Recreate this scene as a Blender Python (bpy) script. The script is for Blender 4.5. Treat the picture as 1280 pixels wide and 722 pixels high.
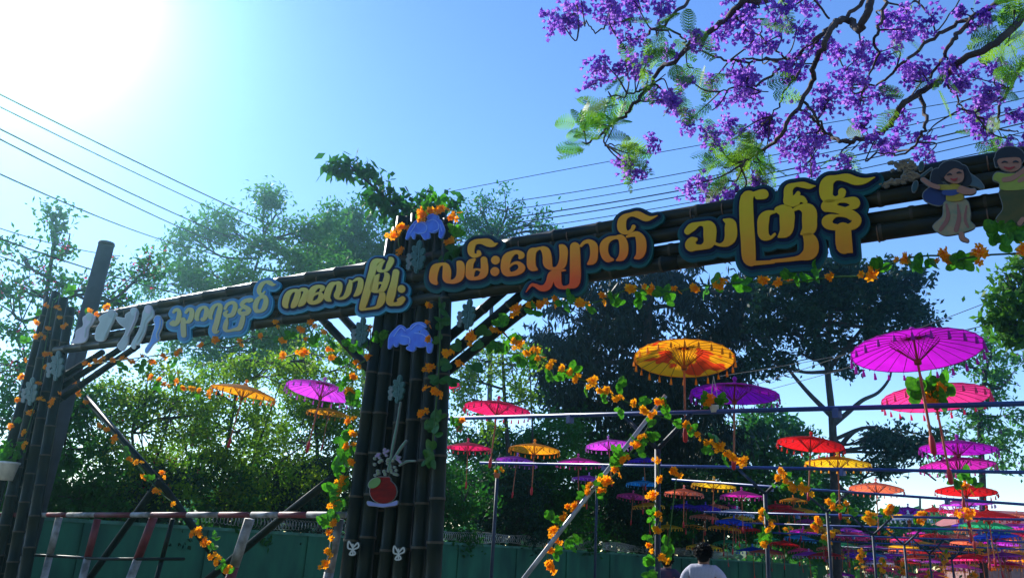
import bpy, math, random
import numpy as np
from mathutils import Vector, Matrix

for o in list(bpy.data.objects):
    bpy.data.objects.remove(o)
S = bpy.context.scene
COL = S.collection
R = math.radians

# ------------------------------------------------------------------ camera
CAM_H, FPX, TILT, ROLL = 1.55, 1000.0, R(18.0), R(3.3)
_f = np.array([0, math.cos(TILT), math.sin(TILT)])
_u0 = np.array([0, -math.sin(TILT), math.cos(TILT)])
_r0 = np.array([1.0, 0, 0])
_rt = _r0 * math.cos(ROLL) + _u0 * math.sin(ROLL)
_up = -_r0 * math.sin(ROLL) + _u0 * math.cos(ROLL)
cd = bpy.data.cameras.new('camera')
cam = bpy.data.objects.new('camera', cd)
COL.objects.link(cam)
cd.sensor_width = 36
cd.lens = 36 * FPX / 1280
cd.clip_end = 3000
cd.clip_start = 0.05
cam.matrix_world = Matrix(((_rt[0], _up[0], -_f[0], 0), (_rt[1], _up[1], -_f[1], 0),
                           (_rt[2], _up[2], -_f[2], CAM_H), (0, 0, 0, 1)))
S.camera = cam
C0 = np.array([0, 0, CAM_H])


def ray(x, y):
    return _f * FPX + _rt * (x - 640) + _up * (361 - y)


def at(x, y, d):
    """point on the sight line of photo pixel x, y at d metres along the view axis"""
    return C0 + ray(x, y) * d / FPX


# ------------------------------------------------------------------ world, sun, exposure
SUN_PX = (30, -45)
sd = ray(*SUN_PX)
sd = sd / np.linalg.norm(sd)
EL = math.asin(sd[2])
AZ = math.atan2(sd[0], sd[1])
W = bpy.data.worlds.new('World')
S.world = W
W.use_nodes = True
wn = W.node_tree.nodes
wl = W.node_tree.links
wn.clear()
sky = wn.new('ShaderNodeTexSky')
sky.sky_type = 'NISHITA'
sky.sun_disc = False
sky.sun_elevation = EL
sky.sun_rotation = AZ
sky.air_density = 1.0
sky.dust_density = 0.05
sky.ozone_density = 2.4
hs = wn.new('ShaderNodeHueSaturation')
hs.inputs['Saturation'].default_value = 1.2
hs.inputs['Hue'].default_value = .51
bg = wn.new('ShaderNodeBackground')
bg.inputs[1].default_value = 0.15
wo = wn.new('ShaderNodeOutputWorld')
wl.new(sky.outputs[0], hs.inputs['Color'])
wl.new(hs.outputs[0], bg.inputs[0])
wl.new(bg.outputs[0], wo.inputs[0])
ld = bpy.data.lights.new('sun', 'SUN')
ld.energy = 5.0
ld.angle = R(0.5)
ld.color = (1, 0.96, 0.88)
sun = bpy.data.objects.new('sun', ld)
COL.objects.link(sun)
sun.location = (-10, 15, 20)
sun.rotation_euler = Vector(-sd).to_track_quat('-Z', 'Y').to_euler()
vs = S.view_settings
vs.view_transform = 'Standard'
vs.look = 'None'
vs.gamma = 1
vs.use_curve_mapping = False
vs.exposure = 0.75
cy = S.cycles
cy.use_denoising = True
cy.max_bounces = 6
cy.diffuse_bounces = 3
cy.glossy_bounces = 2
cy.transmission_bounces = 4
cy.volume_bounces = 0
cy.transparent_max_bounces = 8
cy.caustics_reflective = False
cy.caustics_refractive = False
cy.sample_clamp_indirect = 4

# ------------------------------------------------------------------ materials
MATS = {}


def mat(name, col, rough=0.6, trans=0.0, var=0.0, vscale=3.0, col2=None, spec=0.4, bump=0.0, bscale=30,
        metal=0.0, stretch=None, detail=4, lo=0.35, hi=0.65):
    """Principled surface whose colour drifts between two real pigments by object-space noise"""
    if name in MATS:
        return MATS[name]
    m = bpy.data.materials.new(name)
    m.use_nodes = True
    n, l = m.node_tree.nodes, m.node_tree.links
    p = n['Principled BSDF']
    p.inputs['Roughness'].default_value = rough
    p.inputs['Specular IOR Level'].default_value = spec
    p.inputs['Metallic'].default_value = metal
    src = None
    c4 = (*col, 1)
    tc = n.new('ShaderNodeTexCoord')
    vec = tc.outputs['Object']
    if stretch:
        mp = n.new('ShaderNodeMapping')
        mp.inputs['Scale'].default_value = stretch
        l.new(vec, mp.inputs[0])
        vec = mp.outputs[0]
    if var > 0 or col2:
        no = n.new('ShaderNodeTexNoise')
        no.inputs['Scale'].default_value = vscale
        no.inputs['Detail'].default_value = detail
        l.new(vec, no.inputs['Vector'])
        rp = n.new('ShaderNodeValToRGB')
        rp.color_ramp.elements[0].position = lo
        rp.color_ramp.elements[1].position = hi
        rp.color_ramp.elements[0].color = c4
        if col2:
            rp.color_ramp.elements[1].color = (*col2, 1)
        else:
            rp.color_ramp.elements[0].color = (*[c * (1 - var) for c in col], 1)
            rp.color_ramp.elements[1].color = (*[min(1, c * (1 + var)) for c in col], 1)
        l.new(no.outputs['Fac'], rp.inputs[0])
        src = rp.outputs[0]
        l.new(src, p.inputs['Base Color'])
    else:
        p.inputs['Base Color'].default_value = c4
    if bump > 0:
        nb = n.new('ShaderNodeTexNoise')
        nb.inputs['Scale'].default_value = bscale
        nb.inputs['Detail'].default_value = 4
        l.new(vec, nb.inputs['Vector'])
        b = n.new('ShaderNodeBump')
        b.inputs['Strength'].default_value = bump
        l.new(nb.outputs['Fac'], b.inputs['Height'])
        l.new(b.outputs[0], p.inputs['Normal'])
    if trans > 0:
        t = n.new('ShaderNodeBsdfTranslucent')
        if src:
            l.new(src, t.inputs[0])
        else:
            t.inputs[0].default_value = c4
        mx = n.new('ShaderNodeMixShader')
        mx.inputs[0].default_value = trans
        l.new(p.outputs[0], mx.inputs[1])
        l.new(t.outputs[0], mx.inputs[2])
        l.new(mx.outputs[0], n['Material Output'].inputs[0])
    MATS[name] = m
    return m


# ------------------------------------------------------------------ objects
OFF = {}


def tag(o, label=None, cat=None, group=None, kind=None):
    if label: o['label'] = label
    if cat: o['category'] = cat
    if group: o['group'] = group
    if kind: o['kind'] = kind
    return o


def empty(name, loc, label, cat, group=None):
    o = bpy.data.objects.new(name, None)
    o.empty_display_size = 0.2
    COL.objects.link(o)
    o.location = tuple(loc)
    OFF[o.name] = np.array(loc, float)
    return tag(o, label, cat, group)


def mk(name, v, f, m, parent=None, smooth=False, base=None, mi=None):
    """one mesh object from world-space vertices"""
    v = np.asarray(v, float).reshape(-1, 3)
    off = np.zeros(3)
    loc = np.zeros(3)
    if parent is not None:
        off = OFF.get(parent.name, np.zeros(3))
    elif base is not None:
        off = np.asarray(base, float)
        loc = off
    me = bpy.data.meshes.new(name)
    if isinstance(f, np.ndarray) and f.ndim == 2:
        k = f.shape[1]
        me.vertices.add(len(v))
        me.vertices.foreach_set('co', (v - off).astype(np.float32).ravel())
        me.loops.add(f.size)
        me.loops.foreach_set('vertex_index', f.astype(np.int32).ravel())
        me.polygons.add(len(f))
        me.polygons.foreach_set('loop_start', np.arange(0, f.size, k, dtype=np.int32))
        me.polygons.foreach_set('loop_total', np.full(len(f), k, dtype=np.int32))
        me.update(calc_edges=True)
    else:
        me.from_pydata((v - off).tolist(), [], [list(map(int, q)) for q in f])
    ms = m if isinstance(m, (list, tuple)) else [m]
    for q in ms:
        me.materials.append(q)
    if mi is not None:
        me.polygons.foreach_set('material_index', np.asarray(mi, np.int32))
    if smooth:
        me.polygons.foreach_set('use_smooth', np.ones(len(me.polygons), bool))
    me.update()
    o = bpy.data.objects.new(name, me)
    COL.objects.link(o)
    o.location = tuple(loc)
    if parent is not None:
        o.parent = parent
    OFF[o.name] = off
    return o


class MB:
    """collects shapes for one mesh"""

    def __init__(s):
        s.v, s.f, s.mi, s.n = [], [], [], 0

    def add(s, v, f, mi=0):
        v = np.asarray(v, float).reshape(-1, 3)
        s.v.append(v)
        for q in f:
            s.f.append([int(i) + s.n for i in q])
            s.mi.append(mi)
        s.n += len(v)

    def tube(s, pts, rad, seg=8, mi=0, cap=True, rings=None):
        pts = np.asarray(pts, float)
        n = len(pts)
        rad = np.full(n, rad, float) if np.isscalar(rad) else np.asarray(rad, float)
        vs_, fs = [], []
        T = np.gradient(pts, axis=0)
        T /= np.linalg.norm(T, axis=1)[:, None] + 1e-9
        a = np.array([0, 0, 1.0]) if abs(T[0][2]) < 0.9 else np.array([1.0, 0, 0])
        N = np.cross(T[0], a)
        N /= np.linalg.norm(N)
        ang = np.linspace(0, 2 * math.pi, seg, endpoint=False)
        for i in range(n):
            N = N - T[i] * (N @ T[i])
            N /= np.linalg.norm(N) + 1e-9
            B = np.cross(T[i], N)
            vs_.append(pts[i] + rad[i] * (np.cos(ang)[:, None] * N + np.sin(ang)[:, None] * B))
        vv = np.concatenate(vs_)
        mis = []
        for i in range(n - 1):
            for k in range(seg):
                k2 = (k + 1) % seg
                fs.append((i * seg + k, i * seg + k2, (i + 1) * seg + k2, (i + 1) * seg + k))
                mis.append(1 if rings is not None and i in rings else mi)
        if cap:
            fs.append(tuple(range(seg))[::-1])
            fs.append(tuple((n - 1) * seg + k for k in range(seg)))
            mis += [mi, mi]
        s.v.append(vv)
        s.f += [[int(i) + s.n for i in q] for q in fs]
        s.mi += mis
        s.n += len(vv)

    def box(s, c, d, rz=0.0, mi=0, bev=0.0):
        hx, hy, hz = d[0] / 2, d[1] / 2, d[2] / 2
        P = np.array([(x, y, z) for z in (-hz, hz) for x, y in ((-hx, -hy), (hx, -hy), (hx, hy), (-hx, hy))])
        ca, sa = math.cos(rz), math.sin(rz)
        P = np.stack([P[:, 0] * ca - P[:, 1] * sa, P[:, 0] * sa + P[:, 1] * ca, P[:, 2]], 1) + np.array(c)
        s.add(P, [(3, 2, 1, 0), (4, 5, 6, 7), (0, 1, 5, 4), (1, 2, 6, 5), (2, 3, 7, 6), (3, 0, 4, 7)], mi)

    def lathe(s, c, prof, seg=16, mi=0, axis=None):
        ang = np.linspace(0, 2 * math.pi, seg, endpoint=False)
        vv, ff = [], []
        for r, z in prof:
            vv += [(c[0] + r * math.cos(a), c[1] + r * math.sin(a), c[2] + z) for a in ang]
        for i in range(len(prof) - 1):
            for k in range(seg):
                k2 = (k + 1) % seg
                ff.append((i * seg + k, i * seg + k2, (i + 1) * seg + k2, (i + 1) * seg + k))
        s.add(vv, ff, mi)

    def ball(s, c, r, seg=10, mi=0, sc=(1, 1, 1)):
        prof = [(max(1e-4, r * math.sin(t)), -r * math.cos(t)) for t in np.linspace(0, math.pi, seg // 2 + 2)]
        n0 = len(s.v)
        s.lathe((0, 0, 0), prof, seg, mi)
        s.v[-1] = s.v[-1] * np.array(sc) + np.array(c)

    def build(s, name, m, parent=None, smooth=False, base=None):
        v = np.concatenate(s.v) if s.v else np.zeros((0, 3))
        return mk(name, v, s.f, m, parent, smooth, base, s.mi)


def catmull(P, n=6):
    P = np.asarray(P, float)
    if len(P) < 3:
        t = np.linspace(0, 1, n + 1)[:, None]
        return P[0] * (1 - t) + P[-1] * t
    Q = np.vstack([2 * P[0] - P[1], P, 2 * P[-1] - P[-2]])
    out = []
    for i in range(1, len(Q) - 2):
        a, b, c, d = Q[i - 1], Q[i], Q[i + 1], Q[i + 2]
        for t in np.linspace(0, 1, n, endpoint=False):
            out.append(0.5 * ((2 * b) + (-a + c) * t + (2 * a - 5 * b + 4 * c - d) * t * t + (-a + 3 * b - 3 * c + d) * t ** 3))
    out.append(P[-1])
    return np.array(out)


# ------------------------------------------------------------------ the arch's vertical plane
ARC_A = R(34)
AU = np.array([math.cos(ARC_A), -math.sin(ARC_A), 0])      # along the arch, to the right
AN = np.array([math.sin(ARC_A), math.cos(ARC_A), 0])       # along the road, away from the camera
ARC_D = AN @ (at(500, 385, 1000) - C0) * 8.8 / ((at(500, 385, 1000) - C0)[1])


def ap(x, y, q=0.0):
    """where photo pixel x, y meets the arch plane moved q metres down the road"""
    r = ray(x, y)
    return C0 + r * (ARC_D + q) / (AN @ r)


def plane_z(x, z, q):
    """point of that plane at height z on the vertical through pixel column x near the horizon"""
    p = ap(x, 690, q)
    p[2] = z
    return p


# ------------------------------------------------------------------ setting
asphalt = mat('asphalt', (.05, .05, .052), .9, col2=(.075, .072, .07), vscale=2, bump=.3, bscale=80)
earth = mat('earth_and_grass', (.06, .075, .03), 1, col2=(.13, .10, .065), vscale=.4, bump=.4, bscale=20)
paving = mat('concrete_paving', (.3, .29, .27), .9, var=.2, vscale=3, bump=.2)
paint_w = mat('road_paint', (.7, .7, .66), .7, var=.15, vscale=6)
g = 600
mk('ground', [(-g, -g, 0), (g, -g, 0), (g, g, 0), (-g, g, 0)], [(0, 1, 2, 3)], earth)['kind'] = 'structure'


def strip(name, s0, s1, n0, n1, z, m, h=0.0):
    pts = []
    for ss, nn in ((s0, n0), (s1, n0), (s1, n1), (s0, n1)):
        p = AU * ss + AN * nn
        pts.append((p[0], p[1], z))
    if h == 0:
        return mk(name, pts, [(0, 1, 2, 3)], m)
    b = MB()
    top = [(p[0], p[1], z + h) for p in pts]
    b.add(pts + top, [(4, 5, 6, 7), (0, 1, 5, 4), (1, 2, 6, 5), (2, 3, 7, 6), (3, 0, 4, 7)])
    return b.build(name, m)


S_MID = AU @ ap(490, 640)        # position of the middle pillar along the arch
S_LEFT = AU @ ap(45, 560)
strip('road', S_MID + .9, S_MID + 9.5, -60, 140, .004, asphalt)['kind'] = 'structure'
strip('pavement', S_MID - 1.6, S_MID + .75, -60, 140, 0, paving, .13)['kind'] = 'structure'
strip('kerb', S_MID + .753, S_MID + .9, -60, 140, 0, mat('kerb_concrete', (.4, .39, .36), .9, var=.2), .15)['kind'] = 'structure'
lm = MB()
for k in range(-8, 30):
    q = [AU * (S_MID + 5.1 + a) + AN * (k * 4 + b) for a, b in ((0, 0), (.12, 0), (.12, 2), (0, 2))]
    lm.add([(p[0], p[1], .008) for p in q], [(0, 1, 2, 3)])
lm.build('road_markings', paint_w)['kind'] = 'structure'

# ------------------------------------------------------------------ bamboo
bam_m = mat('weathered_green_bamboo', (.008, .014, .013), .4, col2=(.035, .033, .012), vscale=2.2, spec=.16, bump=.12, bscale=14,
            stretch=(1, 1, 1))
bam_r = mat('bamboo_node_ring', (.05, .042, .025), .7, var=.25, vscale=20)
bam_d = mat('dark_bamboo', (.004, .012, .013), .4, col2=(.010, .017, .010), vscale=2.5, spec=.12, bump=.12, bscale=14)
rnd = random.Random(4)


def bamboo(mb, a, b, r0, r1=None, seg=12, step=.42, bow=0.0):
    a, b = np.array(a, float), np.array(b, float)
    r1 = r1 or r0
    L = np.linalg.norm(b - a)
    n = max(2, int(L / step))
    pts, rad, rings = [], [], []
    off = rnd.uniform(.2, .8)
    side = np.array([rnd.uniform(-1, 1), rnd.uniform(-1, 1), rnd.uniform(-1, 1)]) * bow

    def P(t):
        return a + (b - a) * t + side * math.sin(math.pi * t)
    ts = [0.0]
    for i in range(n):
        t = (i + off) / n
        if t > .01 and t < .99:
            e = .012 / L
            for dt in (-2.4 * e, -e, e, 2.4 * e):
                ts.append(t + dt)
    ts.append(1.0)
    for i, t in enumerate(ts):
        pts.append(P(t))
        k = (i - 1) % 4
        bump = 1.0
        if 0 < i < len(ts) - 1 and k in (1, 2):
            bump = 1.09
            if k == 1:
                rings.append(i)
        rad.append((r0 + (r1 - r0) * t) * bump)
    mb.tube(pts, rad, seg, rings=rings)


base_mid = ap(490, 700)
base_mid[2] = 0
arch = empty('bamboo_arch', base_mid, 'tall dark bamboo welcome arch spanning the road behind the letter boards', 'arch')

# pillar poles
mid = []
for (bx, tx, ty, q) in ((436, 489, 300, 0), (456, 503, 272, .03), (478, 520, 268, 0), (499, 537, 266, .02),
                        (521, 551, 268, 0), (539, 560, 274, -.06), (447, 497, 285, .16), (468, 513, 272, .17), (488, 528, 268, .16), (510, 545, 270, .17), (530, 556, 275, .16)):
    t = ap(tx, ty, q)
    b = ap(bx, 722, q)
    d = b - t
    b = t + d * (t[2] / -d[2])
    mb = MB()
    bamboo(mb, b, t, rnd.uniform(.08, .094), rnd.uniform(.062, .074), bow=.035)
    mid.append(mb)


def pillar(px_top, polelist, name='pillar'):
    root = None
    for i, mb in enumerate(polelist):
        if i == 0:
            root = mb.build(name, [bam_d, bam_r], arch, True)
        else:
            mb.build('pole', [bam_d, bam_r], root, True)
    return root


p_mid = pillar(None, mid)
left = []
for (bx, tx, ty) in ((-30, 62, 372), (-8, 70, 365), (12, 80, 372), (30, 88, 385), (2, 76, 378)):
    q = .0 if ty != 378 else .15
    t = ap(tx, ty, q)
    b = ap(bx, 722, q)
    d = b - t
    b = t + d * (t[2] / -d[2])
    mb = MB()
    bamboo(mb, b, t, .085, .07, bow=.01)
    left.append(mb)
p_left = pillar(None, left)
right = []
for k in range(6):
    b = AU * (S_MID + 10.2 + .17 * k) + AN * (ARC_D + (.15 if k % 2 else 0))
    b[2] = 0
    t = b + np.array([0, 0, 5.1])
    mb = MB()
    bamboo(mb, b, t, .088, .07, bow=.01)
    right.append(mb)
p_right = pillar(None, right)

# beam: five stacked bamboos
xl, xr = 80, 1240
TOPZ = [ap(180, 383)[2], ap(500, 318)[2], ap(820, 264)[2], ap(1240, 196)[2]]
BOTZ = [ap(80, 440)[2], ap(500, 388)[2], ap(860, 342)[2], ap(1240, 281)[2]]
print('beam z', TOPZ, BOTZ)
zt0, zt1 = np.polyval(np.polyfit([0, 1, 2, 3], TOPZ, 1), [-.4, 3.6])
zb0, zb1 = np.polyval(np.polyfit([0, 1, 2, 3], BOTZ, 1), [-.4, 3.6])
sL = AU @ ap(72, 436)
sL2 = AU @ ap(110, 400)
sR = S_MID + 11.4
beam = None
for i, (fr, rr, q, st) in enumerate(((.0, .07, 0, sL2 + .3), (.235, .062, .03, sL2), (.44, .066, -.01, sL2 - .1), (.68, .075, .02, sL2 - .2),
                                     (1.0, .07, -.02, sL))):
    mb = MB()
    za = zt0 + (zb0 - zt0) * fr + (-.07 if i == 0 else .07 if i == 4 else 0)
    zc = zt1 + (zb1 - zt1) * fr + (-.07 if i == 0 else .07 if i == 4 else 0)

    def pt(s):
        p = AU * s + AN * (ARC_D + q)
        p[2] = za + (zc - za) * (s - sL) / (sR - sL)
        return p
    # two culms spliced end to end
    sm = S_MID + 1.2 + i * .5
    bamboo(mb, pt(st), pt(sm), rr * .96, rr, seg=14, step=.5, bow=.03)
    bamboo(mb, pt(sm + .004), pt(sR), rr, rr * .95, seg=14, step=.5, bow=.03)
    if beam is None:
        beam = mb.build('beam', [bam_m, bam_r], arch, True)
    else:
        mb.build('pole', [bam_m, bam_r], beam, True)
# wire bindings round the beam
tie_m = mat('rusty_tie_wire', (.16, .09, .05), .6)
for x in (160, 235, 350, 400, 590, 652, 712, 770, 866, 905, 1000, 1098, 1190, 1235):
    yt = 383 - (x - 180) * .1764
    yb = 440 - (x - 80) * .137
    c0 = ap(x, yt + 3, -.09)
    for (y0, y1) in ((yt, yt + (yb - yt) * .2), (yb - (yb - yt) * .22, yb)):
        c = (ap(x, y0) + ap(x, y1)) / 2
        rr = np.linalg.norm(ap(x, y0) - ap(x, y1)) / 2 + .012
        th = np.linspace(0, 2 * math.pi, 13)
        tb = MB()
        tb.tube([c + rr * (math.cos(t) * AN + math.sin(t) * np.array([0, 0, 1])) for t in th], .006, 4, cap=False)
        tb.build('binding', tie_m, arch)
# braces
for lst in (((402, 398), (470, 470)), ((425, 392), (480, 452)), ((655, 365), (552, 452)), ((640, 355), (550, 430)), ((690, 360), (545, 475)),
            ((172, 432), (45, 520)), ((150, 436), (50, 500)), ((128, 440), (55, 485))):
    mb = MB()
    bamboo(mb, ap(*lst[0], .12), ap(*lst[1], .12), .05, .055, bow=.005)
    mb.build('brace', [bam_d, bam_r], arch, True)

# ------------------------------------------------------------------ flat cut-out boards from drawn strokes
def cap_sdf(X, Y, pts):
    d = np.full(X.shape, 1e9)
    for (x0, y0, r0), (x1, y1, r1) in zip(pts[:-1], pts[1:]):
        dx, dy = x1 - x0, y1 - y0
        L = dx * dx + dy * dy + 1e-9
        t = np.clip(((X - x0) * dx + (Y - y0) * dy) / L, 0, 1)
        d = np.minimum(d, np.hypot(X - x0 - t * dx, Y - y0 - t * dy) - (r0 + t * (r1 - r0)))
    if len(pts) == 1:
        d = np.hypot(X - pts[0][0], Y - pts[0][1]) - pts[0][2]
    return d


def poly_sdf(X, Y, P):
    d = np.full(X.shape, 1e9)
    ins = np.zeros(X.shape, bool)
    n = len(P)
    for i in range(n):
        x0, y0 = P[i]
        x1, y1 = P[(i + 1) % n]
        dx, dy = x1 - x0, y1 - y0
        t = np.clip(((X - x0) * dx + (Y - y0) * dy) / (dx * dx + dy * dy + 1e-9), 0, 1)
        d = np.minimum(d, np.hypot(X - x0 - t * dx, Y - y0 - t * dy))
        c = ((y0 > Y) != (y1 > Y)) & (X < dx * (Y - y0) / (dy + 1e-12) + x0)
        ins ^= c
    return np.where(ins, -d, d)


class Region:
    def __init__(s, ox, oy, sc):
        s.o, s.k = (ox, oy), sc

    def st(s, *pts):
        a = np.array([(x / s.k + s.o[0], y / s.k + s.o[1], r / s.k) for x, y, r in pts])
        return ('s', catmull(a, 5) if len(a) > 2 else a)

    def pl(s, *pts):
        a = np.array([(x / s.k + s.o[0], y / s.k + s.o[1]) for x, y in pts])
        q = np.vstack([a, a[:1]])
        return ('p', catmull(np.vstack([a[-1:], q, a[1:2]]), 4)[4:-5])

    def ply(s, *pts):
        return ('p', np.array([(x / s.k + s.o[0], y / s.k + s.o[1]) for x, y in pts]))

    def el(s, x, y, rx, ry, rot=0):
        th = np.linspace(0, 2 * math.pi, 20, endpoint=False)
        c, sn = math.cos(R(rot)), math.sin(R(rot))
        return ('p', np.array([((x + rx * math.cos(t) * c - ry * math.sin(t) * sn) / s.k + s.o[0],
                                (y + rx * math.cos(t) * sn + ry * math.sin(t) * c) / s.k + s.o[1]) for t in th]))


def shape_field(shapes, pad, res):
    xs = np.concatenate([a[:, 0] for _, a in shapes])
    ys = np.concatenate([a[:, 1] for _, a in shapes])
    rm = max([a[:, 2].max() for k, a in shapes if k == 's'] + [0])
    x0, x1 = xs.min() - rm - pad - 2, xs.max() + rm + pad + 2
    y0, y1 = ys.min() - rm - pad - 2, ys.max() + rm + pad + 2
    gx = np.arange(x0, x1 + res, res)
    gy = np.arange(y0, y1 + res, res)
    X, Y = np.meshgrid(gx, gy)
    d = np.full(X.shape, 1e9)
    for k, a in shapes:
        d = np.minimum(d, cap_sdf(X, Y, a) if k == 's' else poly_sdf(X, Y, a))
    return gx, gy, d


def contour_mesh(gx, gy, d):
    """filled marching squares: polygons of the region d < 0"""
    V, idx, F = [], {}, []

    def vert(key, x, y):
        if key not in idx:
            idx[key] = len(V)
            V.append((x, y))
        return idx[key]
    ny, nx = d.shape
    ins = d < 0
    anyc = ins[:-1, :-1] | ins[1:, :-1] | ins[:-1, 1:] | ins[1:, 1:]
    for j, i in zip(*np.nonzero(anyc)):
        cs = ((j, i), (j, i + 1), (j + 1, i + 1), (j + 1, i))
        poly = []
        for k in range(4):
            a, b = cs[k], cs[(k + 1) % 4]
            da, db = d[a], d[b]
            if da < 0:
                poly.append(vert(a, gx[a[1]], gy[a[0]]))
            if (da < 0) != (db < 0):
                lo, hi = (a, b) if a < b else (b, a)
                t = d[lo] / (d[lo] - d[hi])
                t = min(max(t, .02), .98)
                poly.append(vert((lo, hi), gx[lo[1]] + (gx[hi[1]] - gx[lo[1]]) * t, gy[lo[0]] + (gy[hi[0]] - gy[lo[0]]) * t))
        if len(poly) >= 3:
            F.append(poly)
    return V, F


def slab(name, fld, m, parent, place, grow=0.0, shift=(0, 0), front=.1, thick=.01, back=False, base=None):
    gx, gy, d = fld
    V, F = contour_mesh(gx + shift[0], gy + shift[1], d - grow)
    n = len(V)
    Vf = [place(x, y, front) for x, y in V]
    Vb = [p + AN * thick for p in Vf]
    edges = {}
    for q in F:
        for a, b in zip(q, q[1:] + q[:1]):
            edges[(a, b)] = 1
    faces = [list(q)[::-1] for q in F]
    for (a, b) in edges:
        if (b, a) not in edges:
            faces.append([a, b, b + n, a + n])
    if back:
        faces += [[i + n for i in q] for q in F]
    return mk(name, Vf + Vb, faces, m, parent, base=base)


def arch_place(q0):
    return lambda x, y, fr: ap(x, y, q0 - fr)


# gradient paint of the letters (yellow at the top, orange at the foot), printed on the board
def grad_mat(name, c_top, c_bot, z0, z1):
    m = bpy.data.materials.new(name)
    m.use_nodes = True
    n, l = m.node_tree.nodes, m.node_tree.links
    p = n['Principled BSDF']
    p.inputs['Roughness'].default_value = .5
    p.inputs['Specular IOR Level'].default_value = .25
    tc = n.new('ShaderNodeTexCoord')
    sp = n.new('ShaderNodeSeparateXYZ')
    l.new(tc.outputs['Object'], sp.inputs[0])
    mr = n.new('ShaderNodeMapRange')
    mr.inputs['From Min'].default_value = z0
    mr.inputs['From Max'].default_value = z1
    l.new(sp.outputs['Z'], mr.inputs['Value'])
    no = n.new('ShaderNodeTexNoise')
    no.inputs['Scale'].default_value = 9
    l.new(tc.outputs['Object'], no.inputs['Vector'])
    rp = n.new('ShaderNodeValToRGB')
    rp.color_ramp.elements[0].color = (*c_bot, 1)
    rp.color_ramp.elements[1].color = (*c_top, 1)
    l.new(mr.outputs[0], rp.inputs[0])
    mx = n.new('ShaderNodeMixRGB')
    mx.blend_type = 'MULTIPLY'
    mx.inputs[0].default_value = .2
    l.new(rp.outputs[0], mx.inputs[1])
    l.new(no.outputs['Color'], mx.inputs[2])
    l.new(mx.outputs[0], p.inputs['Base Color'])
    return m


TEALS = [(mat('glare_blue_board_paint', (.03, .26, .46), .5, col2=(.03, .32, .48), vscale=3), mat('glare_mid_blue_board_paint', (.03, .20, .42), .5, var=.15, vscale=4)),  # both left boards painted paler and bluer to imitate a veil of glare
         (mat('glare_azure_board_paint', (.015, .20, .34), .5, col2=(.02, .26, .34), vscale=3), mat('glare_deep_azure_board_paint', (.012, .13, .28), .5, var=.15, vscale=4)),
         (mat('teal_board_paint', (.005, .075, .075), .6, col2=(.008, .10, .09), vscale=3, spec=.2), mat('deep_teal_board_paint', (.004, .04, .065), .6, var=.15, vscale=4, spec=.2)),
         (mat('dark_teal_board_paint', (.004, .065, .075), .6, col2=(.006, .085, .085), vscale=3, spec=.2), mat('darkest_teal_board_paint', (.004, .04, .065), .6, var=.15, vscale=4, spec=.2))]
navy = mat('navy_outline_paint', (.003, .005, .03), .6, var=.15, spec=.15)

r1 = Region(200, 340, 8.493)
r2 = Region(345, 315, 7.53)
r3 = Region(530, 285, 8.0)
r4 = Region(650, 255, 5.778)
r5 = Region(845, 230, 6.28)
r6 = Region(965, 210, 5.347)


def mix(*rs):
    """one stroke whose points come from several crops"""
    a = []
    for r, pts in rs:
        a += [(x / r.k + r.o[0], y / r.k + r.o[1], w / r.k) for x, y, w in pts]
    return ('s', catmull(np.array(a), 5))


W1 = [
    [r1.st((140, 520, 12), (118, 545, 18), (160, 550, 22), (190, 510, 26), (205, 440, 24), (192, 400, 18), (160, 402, 16), (140, 425, 12))],
    [r1.st((275, 425, 16), (300, 395, 16), (335, 405, 24), (335, 460, 26), (312, 515, 24), (280, 530, 14)),
     r1.st((246, 505, 27), (246, 590, 29), (250, 665, 27))],
    [r1.st((405, 505, 12), (388, 490, 22), (395, 440, 24), (420, 392, 20), (460, 370, 14), (490, 385, 22), (492, 430, 25), (472, 490, 22), (440, 510, 10), (440, 485, 6))],
    [r1.st((548, 492, 10), (530, 470, 22), (545, 410, 24), (575, 360, 18), (620, 340, 14), (640, 365, 24), (626, 430, 28), (602, 530, 29), (578, 615, 28), (600, 638, 12), (622, 622, 6))],
    [r1.st((690, 385, 16), (715, 342, 16), (770, 322, 18), (798, 350, 24), (790, 400, 25), (765, 450, 24), (710, 462, 20), (688, 440, 20), (712, 412, 10)),],
    [r1.st((712, 490, 10), (700, 540, 24), (690, 600, 24), (720, 622, 14), (790, 607, 16), (842, 592, 26), (866, 540, 27), (880, 480, 24)),
     r1.st((940, 318, 8), (970, 293, 20), (900, 305, 20), (868, 345, 22), (905, 372, 24), (945, 400, 24), (915, 435, 24), (855, 435, 20), (842, 405, 18), (875, 382, 8))],
    [r1.st((1020, 410, 22), (1010, 370, 26), (1025, 310, 26), (1060, 268, 18), (1108, 262, 22), (1125, 300, 26), (1108, 370, 27), (1072, 410, 18), (1020, 412, 20))],
    [r1.st((1110, 205, 8), (1095, 225, 10), (1060, 230, 16), (1050, 190, 24), (1075, 135, 24), (1120, 103, 14), (1165, 112, 24), (1195, 132, 16), (1228, 126, 3))],
]
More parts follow.
